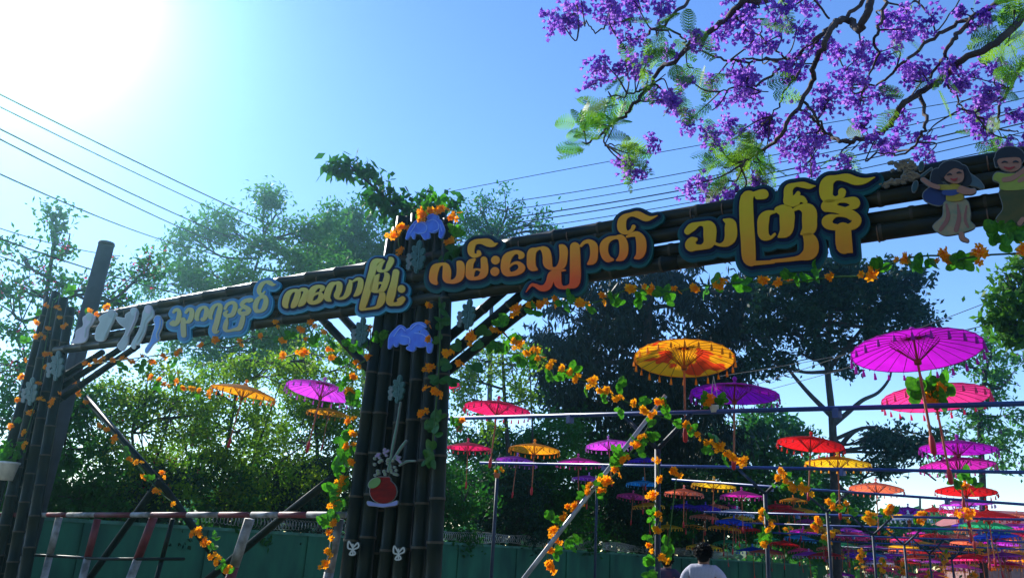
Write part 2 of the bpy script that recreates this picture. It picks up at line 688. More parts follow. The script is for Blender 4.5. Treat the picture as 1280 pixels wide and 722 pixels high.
W2 = [
    [r2.st((100, 515, 14), (85, 490, 28), (98, 430, 30), (122, 385, 24), (168, 360, 14), (205, 378, 26), (192, 440, 29), (170, 490, 28), (150, 515, 12)),
     r2.st((205, 372, 12), (245, 350, 16), (282, 365, 24), (270, 420, 29), (247, 470, 29), (215, 505, 9))],
    [r2.st((420, 365, 12), (440, 335, 20), (400, 322, 16), (350, 350, 28), (325, 410, 32), (318, 458, 26), (350, 475, 18), (402, 455, 22), (425, 415, 26), (408, 385, 12), (370, 395, 10), (345, 420, 6))],
    [r2.st((510, 455, 10), (480, 430, 28), (490, 370, 31), (520, 310, 26), (560, 290, 12), (595, 302, 26), (590, 360, 28), (570, 408, 26), (590, 435, 12), (640, 425, 16), (675, 380, 26), (692, 320, 25), (702, 280, 16), (690, 265, 6))],
    [r2.st((722, 275, 8), (765, 252, 14), (796, 270, 25), (790, 330, 28), (770, 380, 26), (735, 412, 7))],
    [r2.st((1000, 70, 8), (930, 95, 30), (905, 180, 33), (880, 280, 35), (850, 390, 35), (820, 490, 32), (800, 530, 18)),
     r2.st((800, 540, 11), (900, 528, 11), (955, 512, 18), (988, 460, 34), (1000, 400, 28), (972, 375, 7))],
    [r2.st((1020, 80, 6), (990, 110, 18), (968, 160, 24), (1000, 178, 12), (1040, 165, 16), (1065, 120, 27), (1085, 75, 26), (1068, 52, 8))],
    [r2.st((970, 208, 6), (940, 250, 28), (920, 310, 30), (912, 350, 27), (950, 370, 12), (1000, 350, 25), (1025, 300, 29), (1045, 225, 26), (1025, 195, 8)),
     r2.st((940, 345, 16), (962, 292, 10), (995, 290, 10))],
    [r2.st((1128, 190, 31), (1110, 290, 33), (1085, 390, 39), (1070, 465, 34), (1110, 488, 16), (1165, 476, 24), (1195, 440, 22)), r2.st((1190, 435, 22), (1150, 448, 12)), r2.st((1180, 345, 36), (1180, 346, 36))],
]
W3 = [
    [r3.st((118, 548, 20), (92, 515, 38), (95, 455, 42), (112, 400, 40), (150, 368, 20), (185, 358, 14), (218, 378, 30), (228, 430, 42), (226, 500, 40), (252, 532, 20), (305, 530, 24), (355, 490, 38), (367, 420, 40), (362, 365, 38), (340, 342, 16))],
    [r3.st((505, 312, 12), (462, 350, 34), (452, 420, 36), (455, 480, 34), (500, 505, 16)),
     r3.st((598, 315, 32), (605, 400, 37), (595, 455, 36), (555, 492, 22), (500, 505, 16)), r3.st((478, 470, 22), (488, 432, 20), (520, 410, 9), (560, 418, 14))],
    [r3.st((545, 238, 32 * .6), (552, 262, 18), (500, 275, 22), (470, 240, 32), (475, 180, 36), (510, 140, 26), (570, 132, 26), (640, 145, 40), (690, 165, 22), (736, 150, 3))],
    [r3.st((712, 320, 42), (715, 318, 42)), r3.st((706, 435, 43), (709, 432, 43))],
    [r3.st((955, 298, 12), (975, 270, 30), (940, 240, 20), (890, 248, 24), (832, 295, 44), (812, 370, 45), (820, 435, 40), (870, 458, 22), (940, 440, 27), (978, 398, 34), (945, 350, 18), (895, 352, 12), (850, 385, 10))],
    [r4.st((118, 470, 10), (85, 450, 30), (80, 400, 31), (85, 350, 30), (112, 330, 16), (145, 318, 10), (182, 335, 28), (196, 380, 32), (200, 430, 32), (225, 462, 14), (262, 465, 14), (300, 440, 28), (313, 390, 29), (312, 325, 29), (290, 300, 10))],
    [r4.st((42, 634, 2), (80, 585, 9), (110, 587, 13), (150, 606, 20), (190, 598, 26), (214, 560, 27), (224, 510, 22), (255, 486, 12), (325, 476, 6)),
     r4.st((285, 488, 10), (272, 520, 26), (275, 575, 26), (310, 602, 12), (365, 590, 18), (396, 555, 38), (398, 420, 38), (396, 310, 35))],
    [r4.st((440, 300, 10), (465, 275, 12), (500, 270, 16), (530, 300, 28), (534, 360, 28), (525, 405, 27), (490, 432, 7))],
    [r4.st((668, 400, 10), (630, 392, 26), (608, 350, 29), (608, 295, 30), (640, 255, 20), (690, 240, 12), (730, 245, 24), (748, 290, 31), (748, 350, 31), (732, 385, 24), (698, 405, 6)),
     r4.st((772, 235, 8), (805, 222, 14), (845, 218, 22), (872, 260, 35), (875, 330, 35), (860, 372, 25), (828, 390, 6))],
    [r4.st((820, 162, 14), (805, 190, 12), (770, 205, 14), (737, 180, 30), (735, 130, 31), (755, 95, 22), (800, 75, 14), (850, 75, 24), (905, 100, 23), (945, 100, 12), (992, 82, 2))],
]
W4 = [
    [r5.st((90, 370, 26), (125, 338, 32), (180, 312, 16), (225, 315, 24), (262, 340, 48), (265, 400, 50), (258, 460, 42), (210, 492, 22), (150, 495, 26), (115, 482, 44), (125, 445, 30), (158, 432, 12)),
     r5.st((300, 462, 12), (345, 477, 12), (395, 462, 28), (428, 415, 46), (430, 345, 48), (425, 305, 36), (375, 280, 8))],
    [mix((r5, [(640, 100, 20), (690, 80, 36), (660, 68, 24), (610, 78, 18), (555, 115, 50), (555, 300, 56), (565, 450, 56), (572, 570, 54), (590, 612, 32)])),
     mix((r5, [(610, 620, 18), (760, 610, 13)]), (r6, [(0, 622, 11), (100, 612, 13), (185, 598, 18), (252, 565, 46), (262, 510, 49), (248, 470, 38), (212, 448, 7)]))],
    [mix((r5, [(775, 392, 10), (740, 420, 14), (690, 400, 40), (682, 340, 43), (688, 275, 44), (720, 230, 24), (780, 215, 10)]),
         (r6, [(40, 278, 22), (95, 295, 48), (100, 360, 49), (92, 420, 40), (45, 458, 8)])),
     r6.st((145, 278, 10), (190, 262, 18), (245, 285, 46), (250, 350, 50), (246, 405, 44), (195, 440, 7))],
    [r6.st((290, 118, 2), (250, 122, 16), (210, 112, 20), (155, 112, 14), (112, 138, 28), (108, 190, 30), (104, 228, 26), (140, 238, 20), (172, 232, 14)),
     r6.st((175, 168, 14), (160, 195, 20), (140, 215, 28)), r6.st((140, 215, 24), (195, 205, 22), (222, 225, 14))],
    [r6.st((468, 160, 26), (462, 185, 20), (420, 205, 16), (368, 190, 40), (362, 130, 46), (378, 88, 36), (430, 65, 18), (500, 65, 28), (560, 85, 28), (620, 85, 18), (688, 60, 2))],
    [r6.st((440, 222, 10), (500, 215, 18), (552, 228, 34), (545, 255, 20), (488, 268, 6)), r6.st((430, 228, 16), (372, 250, 38), (365, 265, 26), (425, 272, 26), (485, 290, 28), (540, 315, 30), (566, 350, 32), (540, 385, 26), (480, 396, 18), (400, 390, 24), (368, 362, 36), (385, 335, 26), (430, 318, 9), (490, 322, 7), (525, 345, 3)),
     r6.st((475, 415, 52), (478, 490, 54), (482, 520, 52)), r6.ply((425, 400), (528, 400), (540, 566), (470, 568), (432, 540))],
]
BOARDS = [
    (W1, 'letter board with pale blue glare painted in, at the hazy far left of the arch beam', (.60, .62, .20), (.55, .50, .20), 2.0, 1.2, 5.2, 2.0),  # letters paled to imitate the same glare
    (W2, 'letter board with tall slanted yellow letters just left of the middle pillar', (.72, .66, .12), (.70, .40, .03), 2.2, 1.3, 6.0, 2.2),  # letters paled part way for the glare
    (W3, 'long letter board with orange letters just right of the middle pillar', (.95, .42, .008), (.95, .10, .004), 2.6, 1.6, 7.5, 3.0),
    (W4, 'largest teal letter board with olive yellow letters near the cartoon dancers', (.78, .53, .008), (.78, .27, .006), 3.2, 2.2, 9.5, 4.0),
]
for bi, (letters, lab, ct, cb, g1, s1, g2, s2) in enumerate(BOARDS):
    allsh = [s for L in letters for s in L]
    fld = shape_field(allsh, g2 + s2 + 2, .8)
    mid_px = (np.mean([a[:, 0].mean() for _, a in allsh]), np.mean([a[:, 1].mean() for _, a in allsh]))
    base = ap(*mid_px, -.14)
    root = empty('letter_board', base, lab, 'sign', 'lettered name boards on the arch')
    P = arch_place(-.09)
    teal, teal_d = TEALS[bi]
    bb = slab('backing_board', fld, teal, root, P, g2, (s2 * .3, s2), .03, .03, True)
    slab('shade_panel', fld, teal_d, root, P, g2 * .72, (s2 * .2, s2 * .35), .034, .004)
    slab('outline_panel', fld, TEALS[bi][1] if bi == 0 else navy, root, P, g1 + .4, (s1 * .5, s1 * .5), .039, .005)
    zs = [ap(p[0], p[1], -.13)[2] for _, a in allsh for p in a]
    z0, z1 = min(zs) - base[2], max(zs) - base[2]
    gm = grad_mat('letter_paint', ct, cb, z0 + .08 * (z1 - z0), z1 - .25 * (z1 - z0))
    for L in letters:
        f2 = shape_field(L, 2, .55)
        slab('letter', f2, gm, root, P, 0, (0, 0), .05, .010)


def cutout(name, base_px, label, cat, layers, group=None, q0=-.09, outline=None, step=.004, res=.6, front0=.02):
    """layers: (part name, material, shapes); the first named layer stands on a board that is their union grown a little"""
    allsh = [s for _, _, sh in layers for s in sh]
    base = ap(*base_px, q0 - front0)
    root = empty(name, base, label, cat, group)
    P = arch_place(q0)
    if outline:
        slab('board', shape_field(allsh, outline[0] + 2, res), outline[1], root, P, outline[0], (0, 0), front0, .015, True)
    fr = front0
    for nm, m, sh in layers:
        fr += step
        slab(nm, shape_field(sh, 2, res), m, root, P, 0, (0, 0), fr, step - .001)
    return root


white_p = mat('white_board_paint', (.62, .64, .62), .5, var=.1)
edge_p = mat('pale_cut_edge', (0.189, 0.207, 0.198), .5)
skin_p = mat('printed_skin', (0.371, 0.176, 0.108), .5, var=.08)
hair_p = mat('printed_black_hair', (.012, .014, .018), .5)
yel_p = mat('printed_yellow_blouse', (0.338, 0.257, 0.014), .5, var=.15, vscale=12)
skirt_p = mat('printed_checked_skirt', (0.351, 0.257, 0.135), .5, col2=(0.189, 0.230, 0.135), vscale=16)
fold_p = mat('printed_rose_fold', (0.270, 0.108, 0.081), .5)
blue_p = mat('printed_blue_sash', (0.030, 0.060, 0.200), .5)
cloth_p = mat('printed_dark_blue_cloth', (.012, .03, .12), .5, var=.2)
lime_p = mat('printed_lime_shirt', (0.284, 0.338, 0.041), .5, var=.15, vscale=10)
green_p = mat('printed_dark_green_longyi', (0.047, 0.061, 0.008), .5, col2=(0.095, 0.081, 0.009), vscale=10)
wing_p = mat('printed_grey_shawl', (0.060, 0.110, 0.130), .5, var=.2)
straw_p = mat('printed_dry_blossom', (0.120, 0.075, 0.030), .5, col2=(0.250, 0.180, 0.080), vscale=40)
dleaf_p = mat('printed_dark_leaf', (.02, .06, .06), .5)
red_p = mat('printed_mouth_red', (.35, .02, .02), .5)
g7 = Region(1110, 175, 5.347)
rs_ = random.Random(8)
spray = []
for (x0, y0, x1, y1, n_, wd_) in ((40, 160, 200, 215, 46, 34), (-40, 300, 200, 235, 52, 20), (120, 150, 190, 180, 16, 22)):
    for i in range(n_):
        t_ = rs_.random()
        x_, y_ = x0 + (x1 - x0) * t_ + rs_.uniform(-wd_, wd_), y0 + (y1 - y0) * t_ + rs_.uniform(-wd_, wd_)
        a_ = rs_.uniform(2.4, 3.6)
        spray.append(g7.st((x_, y_, 3.5), (x_ + 14 * math.cos(a_), y_ + 14 * math.sin(a_), 5)))
cutout('dancer_cutout', (1188, 300), 'cutout of a smiling girl dancer in yellow blouse holding a flower spray', 'cutout figure', [
    ('cloth', cloth_p, [g7.pl((240, 350), (300, 310), (370, 330), (385, 400), (350, 435), (290, 425), (240, 395))]),
    ('shawl', wing_p, [g7.st((500, 230, 30), (560, 270, 32), (600, 290, 22), (628, 312, 12))]),
    ('hair', hair_p, [g7.el(425, 215, 92, 78), g7.st((330, 230, 40), (320, 280, 34), (350, 300, 20)), g7.st((500, 200, 32), (535, 270, 26), (500, 300, 14))]),
    ('flower_spray', straw_p, spray + [g7.st((215, 240, 4), (100, 190, 5), (60, 165, 3)), g7.st((215, 245, 4), (60, 275, 5), (-40, 305, 3))]),
    ('leaf', dleaf_p, [g7.el(222, 175, 14, 32, 10), g7.el(180, 310, 16, 38, 15), g7.st((220, 245, 6), (290, 190, 4))]),
    ('skirt', skirt_p, [g7.pl((385, 410), (520, 400), (550, 480), (550, 540), (580, 578), (540, 605), (440, 630), (370, 632), (305, 588), (315, 558), (365, 510), (372, 440))]),
    ('skirt_fold', fold_p, [g7.st((390, 430, 7), (400, 520, 14), (350, 600, 12)), g7.st((465, 430, 5), (475, 520, 14), (455, 600, 16)), g7.st((525, 440, 5), (515, 530, 10), (535, 580, 8))]),
    ('foot', skin_p, [g7.st((490, 625, 16), (497, 655, 15), (530, 672, 9))]),
    ('blouse', yel_p, [g7.pl((385, 320), (440, 290), (490, 310), (500, 350), (497, 400), (395, 405), (390, 360)), g7.st((340, 314, 17), (400, 318, 19))]),
    ('sash', blue_p, [g7.st((375, 350, 16), (420, 352, 20), (465, 345, 15))]),
    ('arm', skin_p, [g7.st((232, 262, 12), (285, 298, 15), (335, 315, 15)), g7.st((490, 325, 20), (545, 345, 19), (572, 340, 14), (520, 350, 14), (470, 338, 12))]),
    ('face', skin_p, [g7.pl((372, 220), (400, 195), (440, 178), (490, 190), (508, 230), (500, 270), (465, 290), (420, 285), (382, 262))]),
    ('fringe', hair_p, [g7.st((365, 240, 12), (385, 200, 22), (440, 172, 16), (495, 188, 12))]),
    ('eye', hair_p, [g7.st((398, 232, 5), (412, 227, 6), (424, 231, 4))]),
    ('eye', hair_p, [g7.st((462, 220, 5), (475, 215, 6), (488, 219, 4))]),
    ('mouth', red_p, [g7.st((418, 258, 3), (440, 266, 7), (464, 255, 3))]),
], 'cartoon dancer cutouts', outline=(1.0, edge_p), res=.5, step=.003)
cutout('dancer_cutout', (1262, 270), 'cutout of a boy in lime shirt and green longyi at right edge', 'cutout figure', [
    ('hair', hair_p, [g7.el(815, 110, 98, 66), g7.st((725, 130, 16), (728, 170, 10))]),
    ('longyi', green_p, [g7.pl((750, 335), (880, 330), (960, 350), (970, 420), (960, 500), (900, 560), (790, 558), (722, 535), (765, 470), (765, 420))]),
    ('shirt', lime_p, [g7.pl((702, 262), (725, 218), (790, 225), (860, 222), (930, 215), (960, 260), (930, 300), (900, 330), (760, 332), (745, 285))]),
    ('arm', skin_p, [g7.st((775, 265, 16), (830, 255, 17), (890, 215, 15), (915, 195, 14)), g7.st((880, 270, 15), (930, 240, 14), (905, 205, 12))]),
    ('foot', skin_p, [g7.st((880, 555, 16), (900, 530, 16))]),
    ('face', skin_p, [g7.pl((735, 130), (800, 118), (875, 118), (893, 150), (880, 190), (830, 212), (775, 200), (740, 170))]),
    ('eye', hair_p, [g7.st((762, 150, 4), (780, 144, 6), (798, 150, 4))]),
    ('eye', hair_p, [g7.st((836, 148, 4), (853, 142, 6), (870, 148, 4))]),
    ('mouth', red_p, [g7.st((775, 180, 3), (808, 190, 7), (845, 178, 3))]),
], 'cartoon dancer cutouts', outline=(1.0, edge_p), res=.5, step=.003)

g8 = Region(60, 360, 6.567)
pd = [mat('pale_lilac_cutout_paint', (.55, .52, .58), .5, var=.1), mat('pale_sage_cutout_paint', (.42, .52, .46), .5, var=.1),  # dancer colours paled to imitate glare over the far left
      mat('grey_green_cutout_paint', (.36, .44, .42), .5, var=.12), mat('pale_aqua_cutout_paint', (.42, .55, .52), .5, var=.1),
      mat('bright_blue_cutout_paint', (.10, .32, .75), .5, var=.15)]
DANC = [
    ('lilac grey dancer cutout, leftmost of the row on the beam', [(290, 240), (340, 225), (382, 235), (362, 290), (330, 330), (320, 400), (292, 440), (190, 450), (225, 410), (235, 350), (290, 310)], (338, 232, 26)),
    ('broad sage dancer cutout, second from the left on the beam', [(420, 245), (480, 205), (560, 205), (540, 260), (500, 340), (470, 410), (440, 432), (390, 415), (400, 330), (430, 280)], (520, 205, 28)),
    ('grey green dancer cutout with raised arm, in the middle of the row', [(640, 215), (690, 190), (735, 195), (720, 260), (690, 330), (660, 390), (650, 450), (610, 510), (572, 470), (605, 420), (642, 340), (590, 290), (560, 240), (630, 248)], (705, 190, 26)),
    ('thin aqua dancer cutout beside the bright blue one', [(790, 180), (850, 170), (862, 230), (810, 290), (790, 370), (740, 460), (720, 450), (705, 495), (685, 470), (700, 430), (745, 350), (770, 270)], (822, 170, 28)),
    ('bright blue dancer cutout, rightmost of the row beside the letter board', [(870, 255), (900, 238), (935, 262), (930, 320), (905, 380), (910, 420), (860, 460), (810, 528), (800, 500), (840, 440), (860, 370), (880, 310)], (900, 250, 24)),
]
pale_hair = mat('glare_pale_hair_paint', (.22, .24, .26), .6)  # hair tone lightened for the glare too
for i, (lab, P, hd) in enumerate(DANC):
    lay = [('figure', pd[i], [g8.pl(*P)]), ('head', pd[(i + 1) % 4] if i < 4 else pd[4], [g8.st((hd[0], hd[1], hd[2]), (hd[0] - 2, hd[1] + 12, hd[2] - 3))])]
    lay.append(('drapery', pd[(i + 2) % 4], [g8.st(*[(p[0], p[1], 5) for p in (np.array(P)[2:6] + (np.array(hd[:2]) - np.array(P)[2]) * .4)])]))
    cutout('dancer_cutout', (60 + hd[0] / 6.567, 430), lab, 'cutout figure', lay, 'dancer cutouts with painted-in glare', outline=(.8, white_p))

# orchids and leaf sprays on the pillar
orch = mat('cobalt_orchid_paint', (.035, .10, .62), .45, col2=(.06, .20, .80), vscale=10)
orch_l = mat('light_blue_petal_line', (.20, .36, .85), .5)
orch_d = mat('deep_blue_petal_paint', (.02, .05, .42), .5)
g9 = Region(480, 250, 7.22)
g10 = Region(430, 380, 6.017)
cutout('orchid_cutout', (524, 290), 'light blue orchid cutout at the top of the middle pillar', 'cutout flower', [
    ('petal', orch, [g9.el(320, 245, 68, 58), g9.el(440, 225, 62, 68), g9.st((300, 215, 30), (240, 280, 22), (205, 345, 8)), g9.st((490, 200, 26), (520, 270, 22), (512, 325, 16)),
                     g9.el(440, 155, 48, 28), g9.st((350, 290, 26), (370, 340, 14)), g9.st((380, 270, 22), (395, 330, 16)), g9.st((262, 310, 18), (266, 340, 8))]),
    ('petal_line', orch_l, [g9.st((270, 225, 4), (330, 200, 4), (385, 235, 4), (370, 290, 4), (310, 300, 4)), g9.st((395, 190, 4), (440, 175, 4), (485, 205, 4), (490, 260, 4), (440, 285, 4)), g9.st((235, 300, 4), (280, 230, 4)), g9.st((505, 220, 4), (522, 280, 4))]),
], 'blue orchid cutouts', q0=-.16, outline=(.7, orch_l), res=.5)
cutout('orchid_cutout', (510, 418), 'deep blue orchid cutout half way up the middle pillar', 'cutout flower', [
    ('petal', orch, [g10.el(425, 200, 40, 34, -20), g10.st((425, 190, 30), (370, 250, 30), (340, 325, 8)), g10.el(452, 262, 46, 40), g10.st((500, 220, 40), (560, 270, 48), (610, 290, 24)), g10.el(555, 170, 58, 32, -12),
                     g10.st((600, 215, 24), (640, 290, 22), (640, 350, 14)), g10.st((500, 270, 22), (515, 330, 20), (480, 330, 10)), g10.st((400, 260, 22), (390, 305, 12))]),
    ('petal_line', orch_l, [g10.st((375, 240, 4), (425, 175, 4), (460, 200, 4)), g10.st((430, 235, 4), (490, 250, 4), (495, 290, 4)), g10.st((500, 190, 4), (555, 145, 4), (612, 170, 4)), g10.st((530, 215, 4), (600, 230, 4), (640, 290, 4))]),
], 'blue orchid cutouts', q0=-.16, outline=(.7, orch_l), res=.5)
leaf_p = mat('teal_leaf_paint', (.004, .07, .055), .5, var=.2, vscale=14)
bud_p = mat('grey_bud_paint', (.11, .14, .13), .5, var=.3, vscale=30)
pale_e = mat('pale_aqua_edge', (.05, .15, .14), .5)
for (x, y, sc, lab, q0) in ((519, 322, 1.0, 'teal leaf spray cutout between the two letter boards on the pillar', -.16), (495, 487, .85, 'teal leaf spray cutout just above the painted vase', -.16),
                            (449, 416, .9, 'teal leaf spray cutout on the brace left of the pillar', -.13), (582, 394, .95, 'teal leaf spray cutout on the brace right of the pillar', -.13),
                            (68, 458, .9, 'pale hazy leaf spray cutout on the far left brace', -.13), (36, 490, .85, 'pale hazy leaf spray cutout low on the far left pillar', -.16)):
    L = Region(x, y, 1 / sc)
    leaves = [L.el(5, -16, 2.9, 5.4, 8), L.el(0, -10, 3.0, 5.0, -30), L.el(8, -7, 3.0, 5.0, 35), L.el(-1, -2, 3.0, 5.0, -35), L.el(8, 2, 3.0, 5.0, 35), L.el(-1, 7, 2.8, 4.5, -35), L.el(6, 10, 2.8, 4.5, 30), L.el(1, 15, 2.1, 3.6, 0)]
    buds = [L.el(-8 + 1.5 * math.sin(k * 2), -3 + k * 2.6, 2.2, 2.0) for k in range(7)]
    cutout('leaf_spray_cutout', (x, y), lab, 'cutout leaves', [('buds', bud_p, buds), ('leaves', leaf_p, leaves), ('midrib', pale_e, [L.st((5, -18, .45), (4, 0, .5), (2, 16, .5))])],
           'leaf spray cutouts', q0=q0, outline=(.7, pale_e), res=.4)
# vase
g11 = Region(440, 490, 4.817)
vase_m = mat('printed_red_vase', (.20, .004, .002), .6, col2=(.08, .002, .002), vscale=6, stretch=(1, 1, 4), spec=.1)
rv = random.Random(2)
fl = [g11.el(155 + rv.uniform(-25, 115), 440 + rv.uniform(-45, 60), rv.uniform(5, 9), rv.uniform(4, 8), rv.uniform(0, 180)) for _ in range(26)]
lil = [[g11.el(x + rv.uniform(-12, 12), y + rv.uniform(-20, 20), 6, 5) for _ in range(7)] for x, y in ((155, 385), (205, 360), (280, 400))]
cutout('vase_cutout', (478, 630), 'cutout of a round red vase with pale flowers low on the middle pillar', 'cutout vase', [
    ('stems', mat('printed_pale_stem', (.05, .16, .09), .5), [g11.st((225, 470, 2.5), (240, 340, 3), (275, 160, 2), (283, 90, 1.5)), g11.st((250, 400, 3), (295, 330, 5), (325, 290, 2)), g11.st((285, 440, 2), (330, 415, 3), (378, 412, 2)), g11.st((215, 470, 2.5), (262, 240, 2), (290, 60, 1.5))]),
    ('vase', vase_m, [g11.el(187, 595, 80, 74), g11.st((160, 525, 16), (215, 525, 16))]),
    ('saucer', mat('printed_lavender_saucer', (.17, .2, .42), .5), [g11.pl((95, 655), (150, 668), (220, 668), (270, 652), (268, 676), (230, 684), (185, 690), (140, 684), (98, 678))]),
    ('leaf', mat('printed_vase_leaf', (.08, .20, .03), .5), [g11.el(135, 545, 42, 26, -35)]),
    ('flowers', mat('printed_white_flowers', (.11, .17, .10), .5, col2=(.12, .15, .03), vscale=30), fl),
] + [('lilac_flower', mat('printed_lilac_flowers', (.22, .13, .28), .5), q) for q in lil], q0=-.16, outline=(.7, edge_p), res=.45)
butter = mat('printed_butterfly_line', (.36, .38, .34), .5)
for (x, y, lab) in ((441, 684, 'small white butterfly cutout low on the left pole of the pillar'), (498, 690, 'small white butterfly cutout below the red painted vase')):
    L = Region(x, y, 1)
    cutout('butterfly_cutout', (x, y), lab, 'cutout butterfly', [
        ('wings', butter, [L.st((0, 0, .8), (-5, -8, .9), (-6, 0, .9), (-1, 2, .8)), L.st((0, 0, .8), (6, -6, .9), (7, -1, .9), (1, 2, .8)), L.st((0, 2, .8), (-4, 8, .9), (0, 9, .9), (3, 7, .8), (0, 2, .8)), L.st((0, -4, 1.0), (0, 8, .8))]),
    ], 'butterfly cutouts', q0=-.14, outline=(.5, mat('butterfly_board', (.04, .06, .05), .5)), res=.35)

# ------------------------------------------------------------------ boundary wall with razor wire
wall_m = mat('green_painted_plaster', (.022, .14, .075), .85, col2=(.011, .07, .045), vscale=1.6, stretch=(1, 1, .35), detail=8, bump=.2, bscale=25)
wa, wb = at(-260, 652, 14.5), at(1010, 706, 50)
wa[2] = wb[2] = 0
wdir = (wb - wa) / np.linalg.norm(wb - wa)
wlen = np.linalg.norm(wb - wa)
wnor = np.array([-wdir[1], wdir[0], 0])
wall = empty('boundary_wall', wa, 'long dark green boundary wall behind the barrier and under the trees', 'wall')
mb = MB()
P = lambda t, off, z: wa + wdir * t + wnor * off + np.array([0, 0, z])
mb.add([P(0, 0, 0), P(wlen, 0, 0), P(wlen, .18, 0), P(0, .18, 0), P(0, 0, 1.6), P(wlen, 0, 1.6), P(wlen, .18, 1.6), P(0, .18, 1.6)],
       [(0, 1, 5, 4), (1, 2, 6, 5), (2, 3, 7, 6), (3, 0, 4, 7)])
mb.build('wall_face', wall_m, wall)
mb = MB()
mb.add([P(0, -.04, 1.6), P(wlen, -.04, 1.6), P(wlen, .22, 1.6), P(0, .22, 1.6), P(0, -.04, 1.68), P(wlen, -.04, 1.68), P(wlen, .22, 1.68), P(0, .22, 1.68)],
       [(0, 1, 5, 4), (1, 2, 6, 5), (2, 3, 7, 6), (3, 0, 4, 7), (4, 5, 6, 7), (3, 2, 1, 0)])
mb.build('coping', mat('wall_coping', (.05, .16, .11), .8, var=.3, vscale=4), wall)
t = 2.0
while t < wlen - 2:
    mb = MB()
    q = [P(t, -.06, 0), P(t + .3, -.06, 0), P(t + .3, -.003, 0), P(t, -.003, 0)]
    mb.add(q + [p + np.array([0, 0, 1.597]) for p in q], [(0, 1, 5, 4), (1, 2, 6, 5), (3, 0, 4, 7), (4, 5, 6, 7)])
    mb.build('pier', wall_m, wall)
    t += 3.1
mb = MB()
nt = 700
tt = np.linspace(8, wlen * .8, nt * 7)
ph = np.linspace(0, 2 * math.pi * nt * .42, nt * 7)
wob = .16 + .03 * np.sin(tt * 2.1)
pts = wa + wdir * tt[:, None] + wnor * (.09 + wob * np.cos(ph))[:, None] + np.array([0, 0, 1])[None] * (1.9 + wob * np.sin(ph) + .02 * np.sin(tt))[:, None]
mb.tube(pts, .009, 4)
tag(mb.build('razor_wire', mat('galvanised_wire', (.42, .42, .40), .45, metal=.6), base=P(0, .09, 1.68)), 'coil of razor wire along the top of the green wall', 'razor wire')

# ------------------------------------------------------------------ red and white barrier
rail_red = mat('barrier_red_paint', (.12, .02, .025), .6, var=.3, vscale=6)
rail_wht = mat('barrier_white_paint', (.30, .31, .31), .6, col2=(.10, .10, .09), vscale=7)
bar = empty('pole_barrier', ap(210, 722, .1) * np.array([1, 1, 0]), 'red and white bamboo pole barrier between the two left pillars', 'barrier')
xs = [-30, 32, 60, 85, 120, 165, 190, 235, 275, 315, 350, 385, 432]
for i in range(len(xs) - 1):
    mb = MB()
    mb.tube([ap(xs[i], 643, .1), ap(xs[i + 1] - .3, 643, .1)], [.036, .036], 10)
    mb.build('rail_segment', rail_red if i % 2 == 0 else rail_wht, bar, True)
mb = MB()
mb.tube([ap(-30, 690, .16), ap(60, 694, .16), ap(130, 698, .16), ap(230, 698, .16)], .02, 8)
mb.build('lower_rail', bam_d, bar, True)
for (x0, y0, x1, y1, r, two) in ((42, 612, 22, 722, .062, 0), (74, 646, 55, 722, .05, 0), (122, 648, 103, 722, .05, 1), (192, 646, 163, 722, .055, 1), (312, 648, 288, 722, .06, 2), (424, 648, 410, 722, .055, 0), (216, 648, 196, 722, .03, 3)):
    a, b = ap(x0, y0, .19), ap(x1, y1, .19)
    d = b - a
    b = a + d * (a[2] / -d[2])
    m1 = a + (b - a) * .32
    mb = MB()
    mb.tube([a, m1], [r, r], 10)
    p = mb.build('post', {0: rail_wht, 1: rail_red, 2: rail_wht, 3: bam_d}[two], bar, True)
    mb = MB()
    mb.tube([m1 + (b - a) * .001, b], [r, r * 1.05], 10)
    mb.build('post_foot', {0: rail_wht, 1: rail_wht, 2: rail_red, 3: bam_d}[two], p, True)
for lab, P4 in (('long dark bamboo prop leaning down through the bushes left of the pillar', ((108, 497), (208, 612), (232, 645))), ('dark bamboo prop slanting down to the left behind the barrier', ((200, 600), (160, 655), (112, 722))),
                ('thin dark prop crossing the bushes towards the pillar', ((425, 590), (360, 640), (300, 690)))):
    pts = [ap(x, y, .5 + .3 * i) for i, (x, y) in enumerate(P4)]
    d = pts[-1] - pts[-2]
    pts.append(pts[-1] + d * (pts[-1][2] / -d[2]))
    mb = MB()
    mb.tube(pts, [.05, .05, .055, .06], 10)
    tag(mb.build('bamboo_prop', bam_d, None, True, base=pts[-1]), lab, 'prop', 'bamboo props by the barrier')

